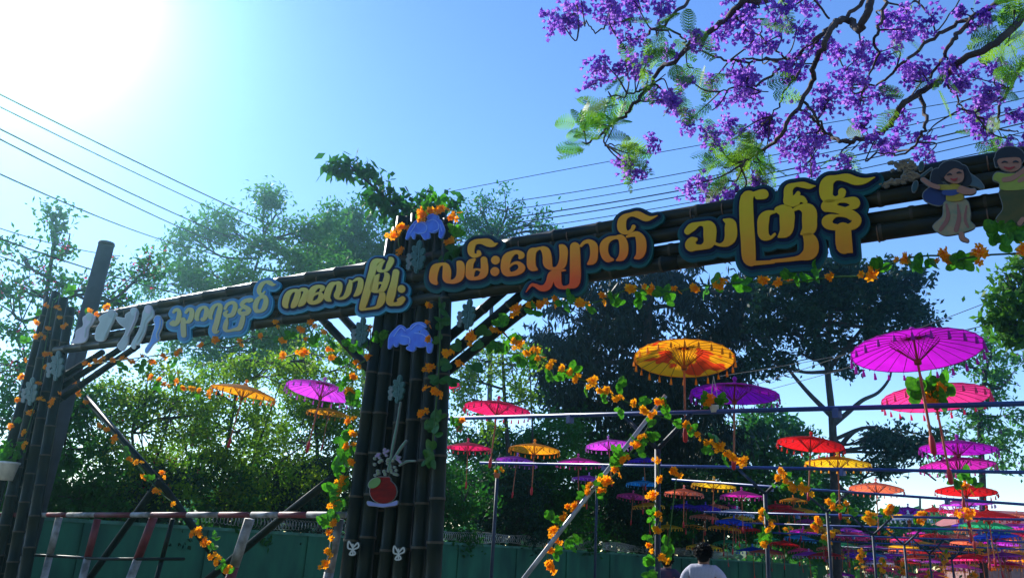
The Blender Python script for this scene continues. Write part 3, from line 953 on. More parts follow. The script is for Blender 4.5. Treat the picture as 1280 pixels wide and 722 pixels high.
# ------------------------------------------------------------------ parasol frames over the road
steel = mat('blue_painted_steel', (.015, .05, .22), .35, var=.2, spec=.5)
steel_g = mat('grey_steel_post', (.018, .03, .055), .55, var=.25, spec=.25)
Q = [2.2, 6.9, 10.6, 13.6, 16.6, 20.5, 25, 30, 36]
RY = [504, 590, 630, 649, 664, 677, 686, 693, 699]          # height of each crossbar at the right edge of the photo
LX = [545, 600, 840, 880, 930, 965, 1000, 1035, 1070]
LY = [523, 578, 599, None, None, None, None, None, None]
POSTX = [(822,), (618, 958), (745, 1035), (1090,), (1128,), (1158,), (1185,), (1205,), (1222,)]
ORD = ['nearest', 'second', 'third', 'fourth', 'fifth', 'sixth', 'seventh', 'eighth', 'farthest']
FRAMES = []
for i, q in enumerate(Q):
    b = ap(1281, RY[i], q)
    a = ap(LX[i], LY[i] or 640, q)
    if LY[i] is None:
        a[2] = b[2]
    sdir = (b - a) / np.linalg.norm(b - a)
    b2 = b + sdir * (1.6 + .25 * i)
    root = empty('overhead_gantry', a * np.array([1, 1, 0]), f'{ORD[i]} blue steel crossbar gantry that carries parasols over the road', 'gantry', 'crossbar gantries over the road')
    mb = MB()
    mb.tube([a, b2], .026, 10)
    cb = mb.build('crossbar', steel, root, True)
    for t in (.25, .62):
        mb = MB()
        mb.box(a + (b2 - a) * t + np.array([0, 0, -.05]), (.07, .07, .1), ARC_A)
        mb.build('clamp', steel, cb)
    FRAMES.append((a, b2))
    for px in POSTX[i]:
        s = AU @ ap(px, 655, q)
        ft = AU * s + AN * (ARC_D + q)
        ft[2] = 0
        tline = (s - AU @ a) / (AU @ (b2 - a))
        top = a + (b2 - a) * tline
        jn = np.array([ft[0], ft[1], top[2] - .42])
        full = px in (618, 745)
        mb = MB()
        mb.tube([ft, top - np.array([0, 0, .03]) if full else jn], .034 if i < 2 else .03, 8)
        po = mb.build('post', steel_g, root, True)
        mb = MB()
        mb.box((ft[0], ft[1], .02), (.2, .2, .04), ARC_A)
        mb.build('base_plate', steel_g, po)
        if not full:
            for sg in (-1, 1):
                mb = MB()
                mb.tube([jn, top + AU * .42 * sg - np.array([0, 0, .03])], .026, 6)
                mb.build('arm', steel_g, root, True)
    b3 = MB()
    fr_ = AU * (AU @ b2) + AN * (ARC_D + q)
    fr_[2] = 0
    b3.tube([fr_, b2 - np.array([0, 0, .03])], .045, 8)
    b3.build('post', steel_g, root, True)

# long pale diagonal prop with its foot on the verge
mb = MB()
pts = [ap(832, 494, 1.95), ap(655, 722, 1.3)]
d = pts[1] - pts[0]
pts[1] = pts[0] + d * (pts[0][2] / -d[2])
mb.tube(pts, [.024, .027], 10)
tag(mb.build('steel_prop', mat('pale_worn_steel', (.34, .36, .38), .4, var=.3, vscale=5, metal=.4), None, True, base=pts[1]), 'long pale steel prop leaning from the first crossbar down to the left', 'prop')

# ------------------------------------------------------------------ parasols
def cmat(name, c, c2=None):
    if c2:
        return mat(name, c, .6, trans=.8, col2=c2, vscale=3.2, lo=.56, hi=.6, spec=.2, detail=2)
    return mat(name, c,   .6, trans=.8, var=.12, vscale=5, spec=.2)


CC = {
    'orange': (cmat('orange_parasol_paper', (.95, .36, .01), (.75, .05, .01)), (.95, .40, .02)),
    'amber': (cmat('amber_parasol_paper', (.92, .34, .01)), (.95, .42, .03)),
    'yellow': (cmat('yellow_parasol_paper', (.92, .50, .015)), (.95, .55, .05)),
    'purple': (cmat('purple_parasol_paper', (.46, .008, .44)), (.5, .03, .5)),
    'violet': (cmat('violet_parasol_paper', (.58, .05, .60)), (.68, .3, .7)),
    'magenta': (cmat('magenta_parasol_paper', (.62, .02, .36)), (.75, .12, .45)),
    'pink': (cmat('pink_parasol_paper', (.85, .04, .22)), (.88, .12, .30)),
    'crimson': (cmat('crimson_parasol_paper', (.75, .015, .10)), (.80, .06, .18)),
    'red': (cmat('red_parasol_paper', (.70, .012, .015)), (.75, .03, .03)),
    'salmon': (cmat('salmon_parasol_paper', (.90, .17, .07)), (.92, .40, .30)),
    'blue': (cmat('blue_parasol_paper', (.02, .07, .55)), (.05, .12, .6)),
    'cyan': (cmat('cyan_parasol_paper', (.02, .38, .72)), (.15, .5, .75)),
    'white': (cmat('white_parasol_paper', (.62, .66, .80)), (.75, .78, .85)),
    'green': (cmat('green_parasol_paper', (.03, .42, .16)), (.10, .5, .25)),
    'indigo': (cmat('indigo_parasol_paper', (.09, .02, .45)), (.15, .06, .5)),
}
TS = {k: mat(k + '_tassel_thread', v[1], .8, trans=.35) for k, v in CC.items()}
wood = mat('bamboo_parasol_stick', (.34, .10, .03), .5, var=.25, vscale=6)
ribm = mat('bamboo_parasol_rib', (.18, .05, .015), .6, var=.2)
gripm = mat('red_grip_wrap', (.45, .015, .02), .6)
PR, PH, NR = .6, .14, 24


def canopy_z(r):
    return PH * (1 - (r / PR) ** 1.45)


mb = MB()
vv, ff = [(0, 0, PH)], []
rr = [.06, .16, .28, .4, .5, .57, .6]
ns = NR * 2
for r in rr:
    for k in range(ns):
        a = 2 * math.pi * k / ns
        sag = 1.0 if k % 2 == 0 else 1 - .012 * (r / PR) ** 2
        vv.append((r * sag * math.cos(a), r * sag * math.sin(a), canopy_z(r) - (.006 * (r / PR) if k % 2 else 0)))
for k in range(ns):
    ff.append((0, 1 + k, 1 + (k + 1) % ns))
for i in range(len(rr) - 1):
    for k in range(ns):
        k2 = (k + 1) % ns
        ff.append((1 + i * ns + k, 1 + (i + 1) * ns + k, 1 + (i + 1) * ns + k2, 1 + i * ns + k2))
me_src = {}
holder = empty('parasol', (0, 0, 0), 'x', 'parasol')
mb.add(vv, ff)
P_CAN = mb.build('canopy', CC['orange'][0], holder, True)
mb = MB()
for k in range(NR):
    a = 2 * math.pi * k / NR
    mb.tube([(r * math.cos(a), r * math.sin(a), canopy_z(r) - .009) for r in (.03, .2, .4, .595)], .0035, 4, cap=False)
P_RIB = mb.build('rib_frame', ribm, P_CAN)
mb = MB()
for k in range(NR):
    a = 2 * math.pi * k / NR
    mb.tube([(r * math.cos(a), r * math.sin(a), z) for r, z in ((.022, -.11), (.23, canopy_z(.23) - .013))], .0035, 4, cap=False)
mb.lathe((0, 0, -.11), [(.012, -.04), (.034, -.03), (.036, .01), (.012, .03)], 12)
P_STR = mb.build('stretcher_cone', ribm, holder)
mb = MB()
mb.lathe((0, 0, 0), [(.0125, -1.0), (.0135, -.5), (.012, -.1), (.011, PH)], 8)
P_STK = mb.build('stick', wood, holder, True)
mb = MB()
mb.lathe((0, 0, 0), [(.004, -1.04), (.026, -1.02), (.030, -.93), (.022, -.87), (.012, -.85)], 8)
P_GRIP = mb.build('grip', gripm, P_STK, True)
mb = MB()
mb.lathe((0, 0, PH), [(.03, -.012), (.05, .004), (.03, .025), (.012, .04), (.026, .06), (.034, .08), (.022, .105), (.003, .115)], 12)
P_FIN = mb.build('finial', TS['orange'], holder, True)
mb = MB()
th = np.linspace(0, 2 * math.pi, 25)
mb.tube([((PR - .004) * math.cos(a), (PR - .004) * math.sin(a), -.006) for a in th], .005, 4, cap=False)
P_CORD = mb.build('rim_cord', TS['orange'], holder)
P_TAS = []


def tassel_mb(mb, a, L):
    c = ((PR - .002) * math.cos(a), (PR - .002) * math.sin(a), -.008)
    mb.lathe(c, [(.002, 0), (.002, -.03), (.011, -.035), (.009, -.048), (.012, -.055), (.017, -L), (.002, -L - .004)], 6)


for j in range(NR):
    mb = MB()
    tassel_mb(mb, 2 * math.pi * j / NR, rnd.uniform(.085, .11))
    P_TAS.append(mb.build('tassel', TS['orange'], P_CORD))
mb = MB()
mb.tube([((PR - .004) * math.cos(a), (PR - .004) * math.sin(a), -.006) for a in th], .006, 4, cap=False)
for k in range(NR):
    tassel_mb(mb, 2 * math.pi * k / NR, rnd.uniform(.085, .11))
P_FRI = mb.build('fringe', TS['orange'], holder)


def cp(src, parent, m=None):
    o = src.copy()
    COL.objects.link(o)
    o.parent = parent
    if m is not None:
        o.material_slots[0].link = 'OBJECT'
        o.material_slots[0].material = m
    return o


def parasol(x, y, w, colour, label, tilt=(0, 0), detail=2, stick=1.0, D=1.2):
    d = 1000 * D / w
    p = at(x, y, d)
    r = bpy.data.objects.new('parasol', None)
    COL.objects.link(r)
    r.empty_display_size = .2
    r.location = tuple(p - np.array([0, 0, .05]))
    r.scale = (D / 1.2,) * 3
    r.rotation_euler = (R(tilt[0] - 2 + rnd.uniform(-3, 3)), R(tilt[1] + rnd.uniform(-5, 5)), rnd.uniform(0, 6.28))
    r.rotation_mode = 'ZYX'
    tag(r, label, 'parasol', 'paper parasols hung over the road')
    cm, tm = CC[colour][0], TS[colour]
    c = cp(P_CAN, r, cm)
    if detail >= 1:
        cp(P_RIB, c)
        cp(P_STR, r)
        st = cp(P_STK, r)
        cp(P_GRIP, st)
        cp(P_FIN, r, tm)
    else:
        cp(P_STK, r)
    if detail == 2:
        k = cp(P_CORD, r, tm)
        for t_ in P_TAS:
            cp(t_, k, tm)
    else:
        cp(P_FRI, r, tm)
    return r


NEAR = [
    (855, 443, 124, 'orange', 'big orange parasol with red painted flowers above the first blue crossbar', (-5, -2)),
    (918, 488, 108, 'purple', 'magenta purple parasol just right of the big orange one', (2, 3)),
    (1144, 432, 152, 'purple', 'largest purple parasol, topmost at the right', (-6, -4)),
    (1168, 492, 124, 'pink', 'bright pink parasol with flowers on its stick below the largest purple one', (-2, 1)),
    (1197, 557, 88, 'purple', 'dark purple parasol under the bright pink one at the right', (0, 0)),
    (1196, 578, 86, 'magenta', 'hot pink parasol touching the dark purple one above it', (0, 0)),
    (1013, 552, 80, 'red', 'dark red parasol seen edge on, left of the big tree trunk', (0, 4)),
    (1047, 576, 78, 'yellow', 'yellow parasol just below the dark red one by the tree trunk', (0, 0)),
    (622, 508, 84, 'crimson', 'crimson parasol with a long stick just right of the pillar', (0, 0)),
    (305, 487, 80, 'amber', 'tilted orange parasol over the bushes left of the pillar', (0, 9)),
    (403, 485, 90, 'violet', 'violet parasol over the bushes just left of the pillar', (-6, 4)),
]
MIDP = [
    (1207, 611, 70, 'red', 'red parasol below the hot pink one at the right'),
    (1208, 627, 62, 'violet', 'violet parasol right under the red one at the right'),
    (1095, 608, 64, 'salmon', 'salmon orange parasol hanging right of the tree trunk'),
    (585, 557, 58, 'crimson', 'crimson parasol half hidden by the right side of the pillar foot'),
    (668, 559, 64, 'amber', 'orange parasol in the row right of the pillar'),
    (646, 574, 52, 'violet', 'violet parasol below and left of the orange one right of the pillar'),
    (723, 576, 56, 'magenta', 'magenta parasol between the orange and the violet ones, left of the pale prop'),
    (761, 554, 58, 'violet', 'violet parasol just above the pale prop'),
    (736, 597, 42, 'violet', 'small violet parasol half behind the pale prop'),
    (805, 574, 42, 'indigo', 'small indigo parasol right of the pale prop'),
    (804, 603, 42, 'cyan', 'small cyan parasol beside the Y shaped post'),
    (778, 610, 32, 'white', 'small white parasol beside the cyan one'),
    (855, 614, 48, 'salmon', 'small salmon parasol right of the Y shaped post'),
    (892, 604, 54, 'yellow', 'small yellow parasol under the big orange one'),
    (927, 617, 52, 'magenta', 'small hot pink parasol next to the small yellow one'),
    (858, 632, 38, 'indigo', 'small indigo parasol under the small salmon one'),
    (893, 632, 34, 'salmon', 'tiny salmon parasol under the small yellow one'),
    (921, 639, 42, 'white', 'small white parasol under the small hot pink one'),
    (843, 626, 30, 'yellow', 'tiny yellow parasol peeping out under the small salmon one'),
    (970, 632, 38, 'red', 'small red parasol above the person, left of its red twin'),
    (986, 638, 42, 'red', 'small red parasol, right one of a red pair'),
    (917, 651, 44, 'blue', 'small deep blue parasol above the head of the man'),
    (955, 649, 28, 'amber', 'tiny orange parasol left of the red pair'),
    (411, 514, 54, 'amber', 'orange parasol seen edge on below the violet one left of the pillar'),
    (548, 478, 54, 'crimson', 'crimson parasol mostly hidden behind the pillar'),
    (1135, 637, 48, 'purple', 'small purple parasol right of the salmon orange one'),
    (1136, 646, 52, 'white', 'small white parasol directly under the small purple one'),
    (1168, 659, 42, 'green', 'small green parasol between the right hand parasol columns'),
    (1232, 655, 60, 'green', 'green parasol under the red ones at the right edge'),
    (1235, 643, 68, 'red', 'red parasol above the green one at the right edge'),
    (1242, 668, 56, 'blue', 'blue parasol under the green one at the right edge'),
    (1254, 693, 46, 'magenta', 'pink purple parasol low at the right edge'),
    (1262, 707, 40, 'amber', 'orange parasol lowest at the right edge'),
    (1004, 663, 34, 'purple', 'small purple parasol below the red pair'),
    (1000, 671, 38, 'cyan', 'small cyan parasol below the red pair'),
    (1060, 661, 34, 'violet', 'small violet parasol at the foot of the tree trunk'),
]
for n_ in NEAR:
    parasol(*n_[:5], tilt=n_[5], detail=2)
for n_ in MIDP:
    parasol(*n_, detail=1)
rp_ = random.Random(11)
cols = ['red', 'crimson', 'magenta', 'violet', 'purple', 'amber', 'yellow', 'blue', 'cyan', 'green', 'salmon', 'white', 'pink', 'indigo', 'pink', 'amber', 'magenta', 'red', 'yellow', 'salmon', 'crimson', 'pink', 'amber', 'violet']
for k in range(34):
    x = rp_.uniform(880, 1275)
    y = rp_.uniform(628, 690) + (x - 880) * .03 - (10 if x > 1150 else 0)
    w = rp_.uniform(26, 44)
    c = rp_.choice(cols)
    parasol(x, y, w, c, f'small {c} parasol in the receding middle rows of the crowd', detail=1)
for k in range(12):
    x = rp_.uniform(770, 1000)
    y = rp_.uniform(612, 662)
    c = rp_.choice(cols)
    parasol(x, y, rp_.uniform(28, 40), c, f'small {c} parasol in the receding middle rows of the crowd', detail=1)
for k in range(96):
    x = 1030 + 250 * rp_.random() ** .8
    y = 664 + 56 * rp_.random() - (12 if x > 1200 else 0)
    w = rp_.uniform(20, 36) * (1.15 if x > 1200 else 1)
    c = rp_.choice(cols)
    parasol(x, y, w, c, f'tiny far {c} parasol in the crowded rows over the end of the road', detail=0)
for o in [P_CAN, P_RIB, P_STR, P_STK, P_GRIP, P_FIN, P_CORD, P_FRI, holder] + P_TAS:
    bpy.data.objects.remove(o)

# ------------------------------------------------------------------ artificial flower garlands
petal_m = mat('orange_silk_petal', (1, .48, .012), .6, trans=.6, col2=(.98, .27, .005), vscale=9, spec=.2)
petal_y = mat('yellow_silk_petal', (.95, .50, .01), .6, trans=.45, col2=(.95, .33, .005), vscale=9, spec=.2)
sleaf_m = mat('green_silk_leaf', (.09, .36, .012), .45, trans=.5, col2=(.03, .17, .01), vscale=8, spec=.4)
sleaf_d = mat('dark_green_silk_leaf', (.02, .11, .012), .5, trans=.25, col2=(.035, .15, .015), vscale=8)
stem_m = mat('green_vine_stem', (.03, .10, .015), .7)
FL, LV = [], []
for s in range(4):
    rr_ = random.Random(100 + s)
    mb = MB()
    for b in range(5 + s % 2):
        c = np.array([rr_.uniform(-.3, .3), rr_.uniform(-.16, .16), rr_.uniform(-.18, .18)])
        nrm = np.array([rr_.uniform(-.8, .8), -1 + rr_.uniform(-.3, .5), rr_.uniform(-.6, .9)])
        nrm /= np.linalg.norm(nrm)
        t1 = np.cross(nrm, (0.3, .2, 1))
        t1 /= np.linalg.norm(t1)
        t2 = np.cross(nrm, t1)
        sz = rr_.uniform(.18, .26)
        for k in range(6):
            a = k * 1.047 + rr_.uniform(-.2, .2)
            e = math.cos(a) * t1 + math.sin(a) * t2
            s_ = -math.sin(a) * t1 + math.cos(a) * t2
            mb.add([c, c + e * sz * .6 - s_ * sz * .36 + nrm * sz * .25, c + e * sz * 1.05 + nrm * sz * rr_.uniform(.0, .3), c + e * sz * .6 + s_ * sz * .36 + nrm * sz * .25], [(0, 1, 2, 3)])
        mb.ball(c + nrm * sz * .1, sz * .22, 6)
    o = mb.build('flower', petal_m)
    FL.append(o)
    mb = MB()
    for b in range(3 + s % 3):
        a = rr_.uniform(0, 6.28)
        e = np.array([math.cos(a), rr_.uniform(-.5, .3), math.sin(a)])
        e /= np.linalg.norm(e)
        s_ = np.cross(e, (rr_.uniform(-.4, .4), -1, rr_.uniform(-.4, .4)))
        s_ /= np.linalg.norm(s_)
        nn = np.cross(e, s_)
        c = np.array([rr_.uniform(-.1, .1), rr_.uniform(-.1, .1), rr_.uniform(-.1, .1)])
        L, w = rr_.uniform(.45, .62), rr_.uniform(.17, .24)
        rowp = []
        for t in (0, .15, .4, .7, .9, 1):
            ww = w * (math.sin(math.pi * min(1, t * .9 + .08)) ** .7) * (0 if t in (0, 1) else 1)
            cc = c + e * L * t - nn * .1 * t * t
            rowp += [cc - s_ * ww + nn * ww * .3, cc, cc + s_ * ww + nn * ww * .3]
        ffs = []
        for i in range(5):
            for k in range(2):
                ffs.append((i * 3 + k, i * 3 + k + 1, i * 3 + 3 + k + 1, i * 3 + 3 + k))
        mb.add(rowp, ffs)
    o = mb.build('leaf_sprig', sleaf_m, None, True)
    LV.append(o)
rg = random.Random(21)


def garland(label, flowers, leaves, pos, name='flower_garland', stem=True, fs=.165, ls=.19, yellow=False, dark=False, path=None, autoleaf=0):
    pts = [pos(x, y) for x, y in flowers]
    base = pts[0]
    root = empty(name, base, label, 'garland', 'orange flower garlands')
    if stem:
        pp = np.array([pos(x, y) for x, y in (path or flowers)])
        mb = MB()
        mb.tube(catmull(pp + AN * .03, 3) if len(pp) > 2 else pp, .008, 5)
        mb.build('stem', stem_m, root, True)
    for p in pts:
        o = rg.choice(FL).copy()
        COL.objects.link(o)
        o.parent = root
        o.location = tuple(p - base)
        o.rotation_euler = (rg.uniform(-.4, .4), rg.uniform(-1.0, 1.0), rg.uniform(-.9, .5))
        o.scale = (fs * rg.uniform(.75, 1.15),) * 3
        if yellow or rg.random() < .2:
            o.material_slots[0].link = 'OBJECT'
            o.material_slots[0].material = petal_y
    lp = list(leaves)
    for (x, y) in flowers:
        for _ in range(autoleaf):
            lp.append((x + rg.uniform(-9, 9), y + rg.uniform(-7, 9)))
    for (x, y) in lp:
        p = pos(x, y) + AN * rg.uniform(0, .06)
        o = rg.choice(LV).copy()
        COL.objects.link(o)
        o.parent = root
        o.location = tuple(p - base)
        o.rotation_euler = (rg.uniform(-.5, .5), rg.uniform(-3.1, 3.1), rg.uniform(-.7, .7))
        o.scale = (ls * rg.uniform(.75, 1.2),) * 3
        if dark:
            o.material_slots[0].link = 'OBJECT'
            o.material_slots[0].material = sleaf_d


A0 = lambda q: (lambda x, y: ap(x, y, q))


def ramp(x0, q0, x1, q1):
    return lambda x, y: ap(x, y, q0 + (q1 - q0) * (x - x0) / (x1 - x0))


garland('garland of orange flowers and leaves along the underside of the right beam', [(645, 388), (660, 380), (677, 379), (693, 377), (728, 379), (753, 373), (785, 360), (812, 362), (845, 363), (866, 358), (900, 354), (950, 350), (978, 353), (1037, 345), (1085, 342), (1128, 322), (1176, 318), (1182, 326), (1224, 318), (1275, 315)],
        [(622, 405), (634, 397), (668, 388), (705, 375), (715, 368), (738, 384), (765, 372), (772, 378), (797, 362), (800, 372), (830, 366), (834, 374), (880, 362), (888, 352), (915, 357), (925, 352), (990, 346), (1000, 340), (1020, 338), (1100, 335), (1140, 325), (1152, 330), (1165, 325), (1195, 328), (1205, 322), (1250, 300), (1262, 290), (1270, 300), (1245, 285), (1278, 285)], A0(-.13), dark=False)
garland('long swag of yellow orange flowers from the right brace down to the steel frame', [(618, 412), (627, 415), (640, 428), (648, 431), (657, 440), (668, 437), (675, 448), (688, 455), (700, 462), (710, 466), (720, 472), (740, 478), (748, 486), (760, 490), (772, 497), (790, 505), (803, 510), (815, 517), (860, 533), (872, 545), (885, 552), (893, 556), (900, 559), (912, 568), (918, 572), (930, 577)],
        [(612, 425), (620, 433), (632, 440), (648, 445), (660, 452), (690, 468), (705, 474), (715, 462), (733, 488), (752, 498), (778, 512), (800, 500), (812, 524), (825, 505), (832, 515), (845, 530), (866, 538), (880, 560), (895, 545), (905, 575), (770, 480), (640, 415)], ramp(612, 0, 930, 2.3), yellow=True)
garland('orange flowers and dark leaves climbing the right side of the middle pillar', [(534, 380), (535, 405), (533, 425), (536, 460), (533, 485), (546, 490), (528, 515), (560, 440), (575, 455), (588, 422)],
        [(548, 400), (546, 425), (550, 445), (558, 455), (545, 470), (528, 535), (540, 540), (536, 525), (548, 520), (532, 575), (542, 570), (535, 560), (560, 470), (570, 430), (590, 430), (550, 385), (600, 415), (590, 455)], A0(-.24), dark=True, path=[(547, 370), (548, 420), (545, 480), (536, 580)])
garland('crown of orange flowers with bright leaves on top of the middle pillar', [(525, 267), (535, 263), (545, 265), (555, 262), (566, 272), (528, 272)],
        [(533, 252), (543, 248), (550, 250), (523, 262), (566, 288), (572, 292)], A0(-.2), stem=False)
garland('loose orange flowers hanging on the left shoulder of the middle pillar', [(490, 294), (498, 288), (505, 283), (500, 315)], [], A0(-.1), path=[(505, 283), (496, 298), (500, 318)])
garland('two orange flowers with leaves at the right shoulder of the middle pillar', [(568, 301), (560, 305), (570, 268)], [(566, 312), (572, 308), (562, 297), (560, 318), (570, 322)], A0(-.1), dark=True)
garland('orange flowers and broad sunlit leaves hanging down the left side of the pillar', [(461, 411), (459, 444), (446, 455), (440, 468), (437, 490), (438, 525), (440, 540), (437, 557), (439, 575), (427, 600), (424, 612), (418, 630), (415, 655), (412, 668), (411, 690), (405, 705)],
        [(470, 420), (474, 428), (445, 430), (440, 500), (432, 505), (436, 540), (430, 560), (425, 570), (420, 580), (432, 583), (424, 595), (418, 590), (428, 610), (416, 620), (412, 612), (422, 625), (414, 640), (408, 645), (405, 660), (437, 430), (428, 548)], A0(-.12), ls=.24)
garland('orange flowers along the underside of the left beam near the pillar', [(250, 432), (270, 425), (300, 428), (327, 420), (352, 425), (345, 405), (376, 410), (390, 405), (385, 425), (405, 413), (412, 436), (417, 447), (378, 440), (355, 445)],
        [(345, 420), (362, 418), (370, 430), (395, 425), (418, 428), (425, 455), (432, 470), (425, 480)], A0(-.12))
garland('hazy orange flowers under the far left end of the beam', [(120, 450), (127, 449), (141, 450), (155, 448), (165, 452), (178, 443), (190, 452), (205, 445), (222, 440), (108, 455)], [(150, 458), (185, 460), (172, 455), (215, 452)], A0(-.12))
garland('orange flowers in the bushes below the far left beam', [(188, 473), (198, 475), (207, 481), (220, 477), (228, 483), (240, 484), (250, 488), (262, 492)], [(196, 482), (214, 476), (222, 486), (234, 478), (245, 492)], A0(.6))
garland('orange flowers on top of the far left beam end', [(113, 387), (131, 384), (122, 393)], [(106, 392)], A0(-.1), stem=False)
garland('hazy orange flowers scattered down the far left pillar', [(58, 381), (72, 385), (73, 396), (46, 402), (60, 409), (80, 407), (47, 419), (57, 422), (59, 442), (32, 449), (55, 459), (25, 472), (47, 478), (75, 490), (51, 499), (65, 503), (24, 499), (35, 515), (14, 533), (29, 540), (30, 556)],
        [(78, 362), (84, 366), (75, 370), (68, 372), (88, 362), (50, 390), (30, 425), (20, 520)], A0(-.14), path=[(64, 375), (55, 430), (45, 490), (25, 560)])
garland('orange flowers on the far left brace', [(102, 468), (95, 477), (98, 492), (107, 502), (125, 530), (133, 536), (143, 548), (162, 573), (173, 578), (180, 594), (196, 613), (203, 593), (216, 629)], [(150, 570), (158, 562), (183, 600), (190, 602)], A0(.45), path=[(102, 468), (107, 502), (130, 533), (165, 575), (196, 613), (216, 629)])
garland('little swag of orange flowers hanging below the barrier rail', [(241, 665), (250, 664), (254, 678), (258, 675), (265, 694), (271, 700), (284, 711), (409, 684), (398, 700)][:7], [(262, 672), (261, 684), (275, 706), (281, 716)], A0(.0))
garland('orange flowers tied along the pale diagonal steel prop', [(825, 502), (802, 545), (795, 555), (780, 573), (770, 590), (757, 600), (752, 612), (735, 610), (722, 632), (712, 635), (704, 645), (692, 664), (697, 675), (685, 683), (683, 703), (690, 710)],
        [(790, 545), (795, 562), (768, 562), (775, 570), (770, 580), (745, 615), (730, 620), (690, 650), (700, 655), (705, 675), (720, 676), (715, 680), (690, 690), (765, 575), (748, 600)], A0(1.55), fs=.17)
garland('orange flowers climbing the Y shaped post of the nearest frame', [(820, 575), (822, 600), (815, 618), (823, 645), (820, 660), (812, 684), (830, 697), (845, 590)], [(815, 640), (812, 668), (818, 650), (810, 715), (815, 705), (832, 680), (828, 690), (800, 548), (810, 540)], A0(2.1), ls=.2)
garland('hanging flower bunch on the post right of the man', [(952, 650), (958, 662), (956, 678), (965, 655), (950, 640)], [(960, 645), (955, 668), (962, 672)], A0(6.7), fs=.2, ls=.22, yellow=True)
garland('yellow flower swag right of the red parasols', [(975, 598), (985, 602), (992, 608), (1002, 610), (1010, 614), (978, 590)], [(980, 595), (998, 603), (972, 606), (985, 610)], A0(6.3), fs=.22, ls=.25, yellow=True)
garland('yellow flower cluster under the yellow parasol by the trunk', [(1038, 628), (1045, 634), (1058, 632)], [(1050, 640), (1062, 642), (1040, 622)], A0(9.5), fs=.26, ls=.3, yellow=True)
garland('orange flowers with leaves tied to the stick of the bright pink parasol', [(1160, 492), (1170, 490), (1177, 484), (1165, 500)], [(1150, 487), (1152, 495), (1180, 494), (1178, 478), (1162, 480), (1172, 502)], A0(2.6), fs=.2, ls=.3, stem=False, yellow=True)
garland('flowers tied to the stick of the lower red parasol', [(1203, 607), (1210, 610), (1200, 640), (1208, 642)], [(1195, 600), (1212, 598), (1218, 606)], A0(8), fs=.26, ls=.3, stem=False)
k = 0
for (x, y) in ((1085, 640), (1110, 632), (1150, 640), (1020, 650), (1035, 665), (1075, 690), (1100, 700), (1130, 705), (1180, 690), (1160, 715), (1225, 680), (1215, 715), (1060, 640), (1110, 660), (985, 655), (1240, 700)):
    wh = ['left of the salmon parasol', 'under the salmon parasol', 'below the small white parasol', 'below the red pair', 'near the trunk foot', 'low above the road', 'lowest left of the rows', 'low in the middle of the rows', 'left of the right hand columns', 'at the lower frame edge', 'in the right hand column', 'low in the right hand column', 'beside the tree trunk', 'among the far rows', 'under the right red parasol', 'near the right edge'][k]
    garland(f'tiny far bunch of orange flowers {wh}', [(x, y), (x + 4, y + 4), (x - 3, y + 6), (x + 1, y + 11)], [(x + 3, y + 2), (x - 3, y + 9)], A0(12 + 1.4 * k), fs=.28, ls=.28, stem=True, yellow=k % 2 == 0)
    k += 1
# hanging pots
pot_m = mat('white_glazed_pot', (.62, .62, .58), .4, var=.15, vscale=10)
terra = mat('terracotta_pot', (.36, .12, .06), .7, var=.2)


def hanging_pot(x, y, q, r, label, string_to, m, nfl):
    p = ap(x, y, q)
    root = empty('hanging_flower_pot', p, label, 'flower pot', 'hanging flower pots')
    mb = MB()
    mb.lathe(p, [(.001, -r * .7), (r * .7, -r * .7), (r, r * .55), (r * 1.08, r * .6), (r * 1.08, r * .75), (r * .9, r * .75), (r * .85, r * .5), (.001, r * .45)], 14)
    mb.build('pot', m, root, True)
    if string_to:
        tp = ap(*string_to, q)
        for sx in (-1, 1):
            mb = MB()
            mb.tube([p + AU * r * sx + np.array([0, 0, r * .7]), tp], .004, 4)
            mb.build('string', mat('pale_string', (.5, .5, .45), .8), root)
    for i in range(nfl):
        o = rg.choice(FL).copy()
        COL.objects.link(o)
        o.parent = root
        o.location = (rg.uniform(-1.6, 1.6) * r, rg.uniform(-1, 1) * r, r * rg.uniform(1.0, 2.6))
        o.rotation_euler = (0, rg.uniform(-1, 1), rg.uniform(-.8, .8))
        o.scale = (r * 2.4,) * 3
        o = rg.choice(LV).copy()
        COL.objects.link(o)
        o.parent = root
        o.location = (rg.uniform(-1.6, 1.6) * r, rg.uniform(-1, 1) * r, r * rg.uniform(.8, 2.4))
        o.rotation_euler = (0, rg.uniform(-1, 1), rg.uniform(-.8, .8))
        o.scale = (r * 3.2,) * 3


hanging_pot(893, 511, 2.2, .055, 'white pot of orange flowers hung on strings under the big orange parasol', (892, 470), pot_m, 5)
hanging_pot(574, 536, 2.0, .05, 'small terracotta pot with yellow flowers hanging right of the pillar', (575, 524), terra, 3)
hanging_pot(621, 594, 3.0, .045, 'little terracotta pot with a yellow flower above the frame post', (620, 575), terra, 2)
p = ap(9, 590, -.2)
root = empty('potted_plant', p, 'white flower pot with a bushy green plant hung on the far left pillar', 'potted plant')
mb = MB()
mb.lathe(p, [(.001, -.12), (.10, -.12), (.14, .12), (.155, .13), (.155, .16), (.13, .16), (.12, .1), (.001, .09)], 14)
mb.build('pot', pot_m, root, True)
for i in range(26):
    o = rg.choice(LV).copy()
    COL.objects.link(o)
    o.parent = root
    o.location = (rg.uniform(-.16, .16), rg.uniform(-.12, .12), .16 + rg.uniform(0, .3))
    o.rotation_euler = (rg.uniform(-.5, .5), rg.uniform(-1, 1), rg.uniform(-3, 3))
    o.scale = (.17,) * 3
for o in FL + LV:
    bpy.data.objects.remove(o)

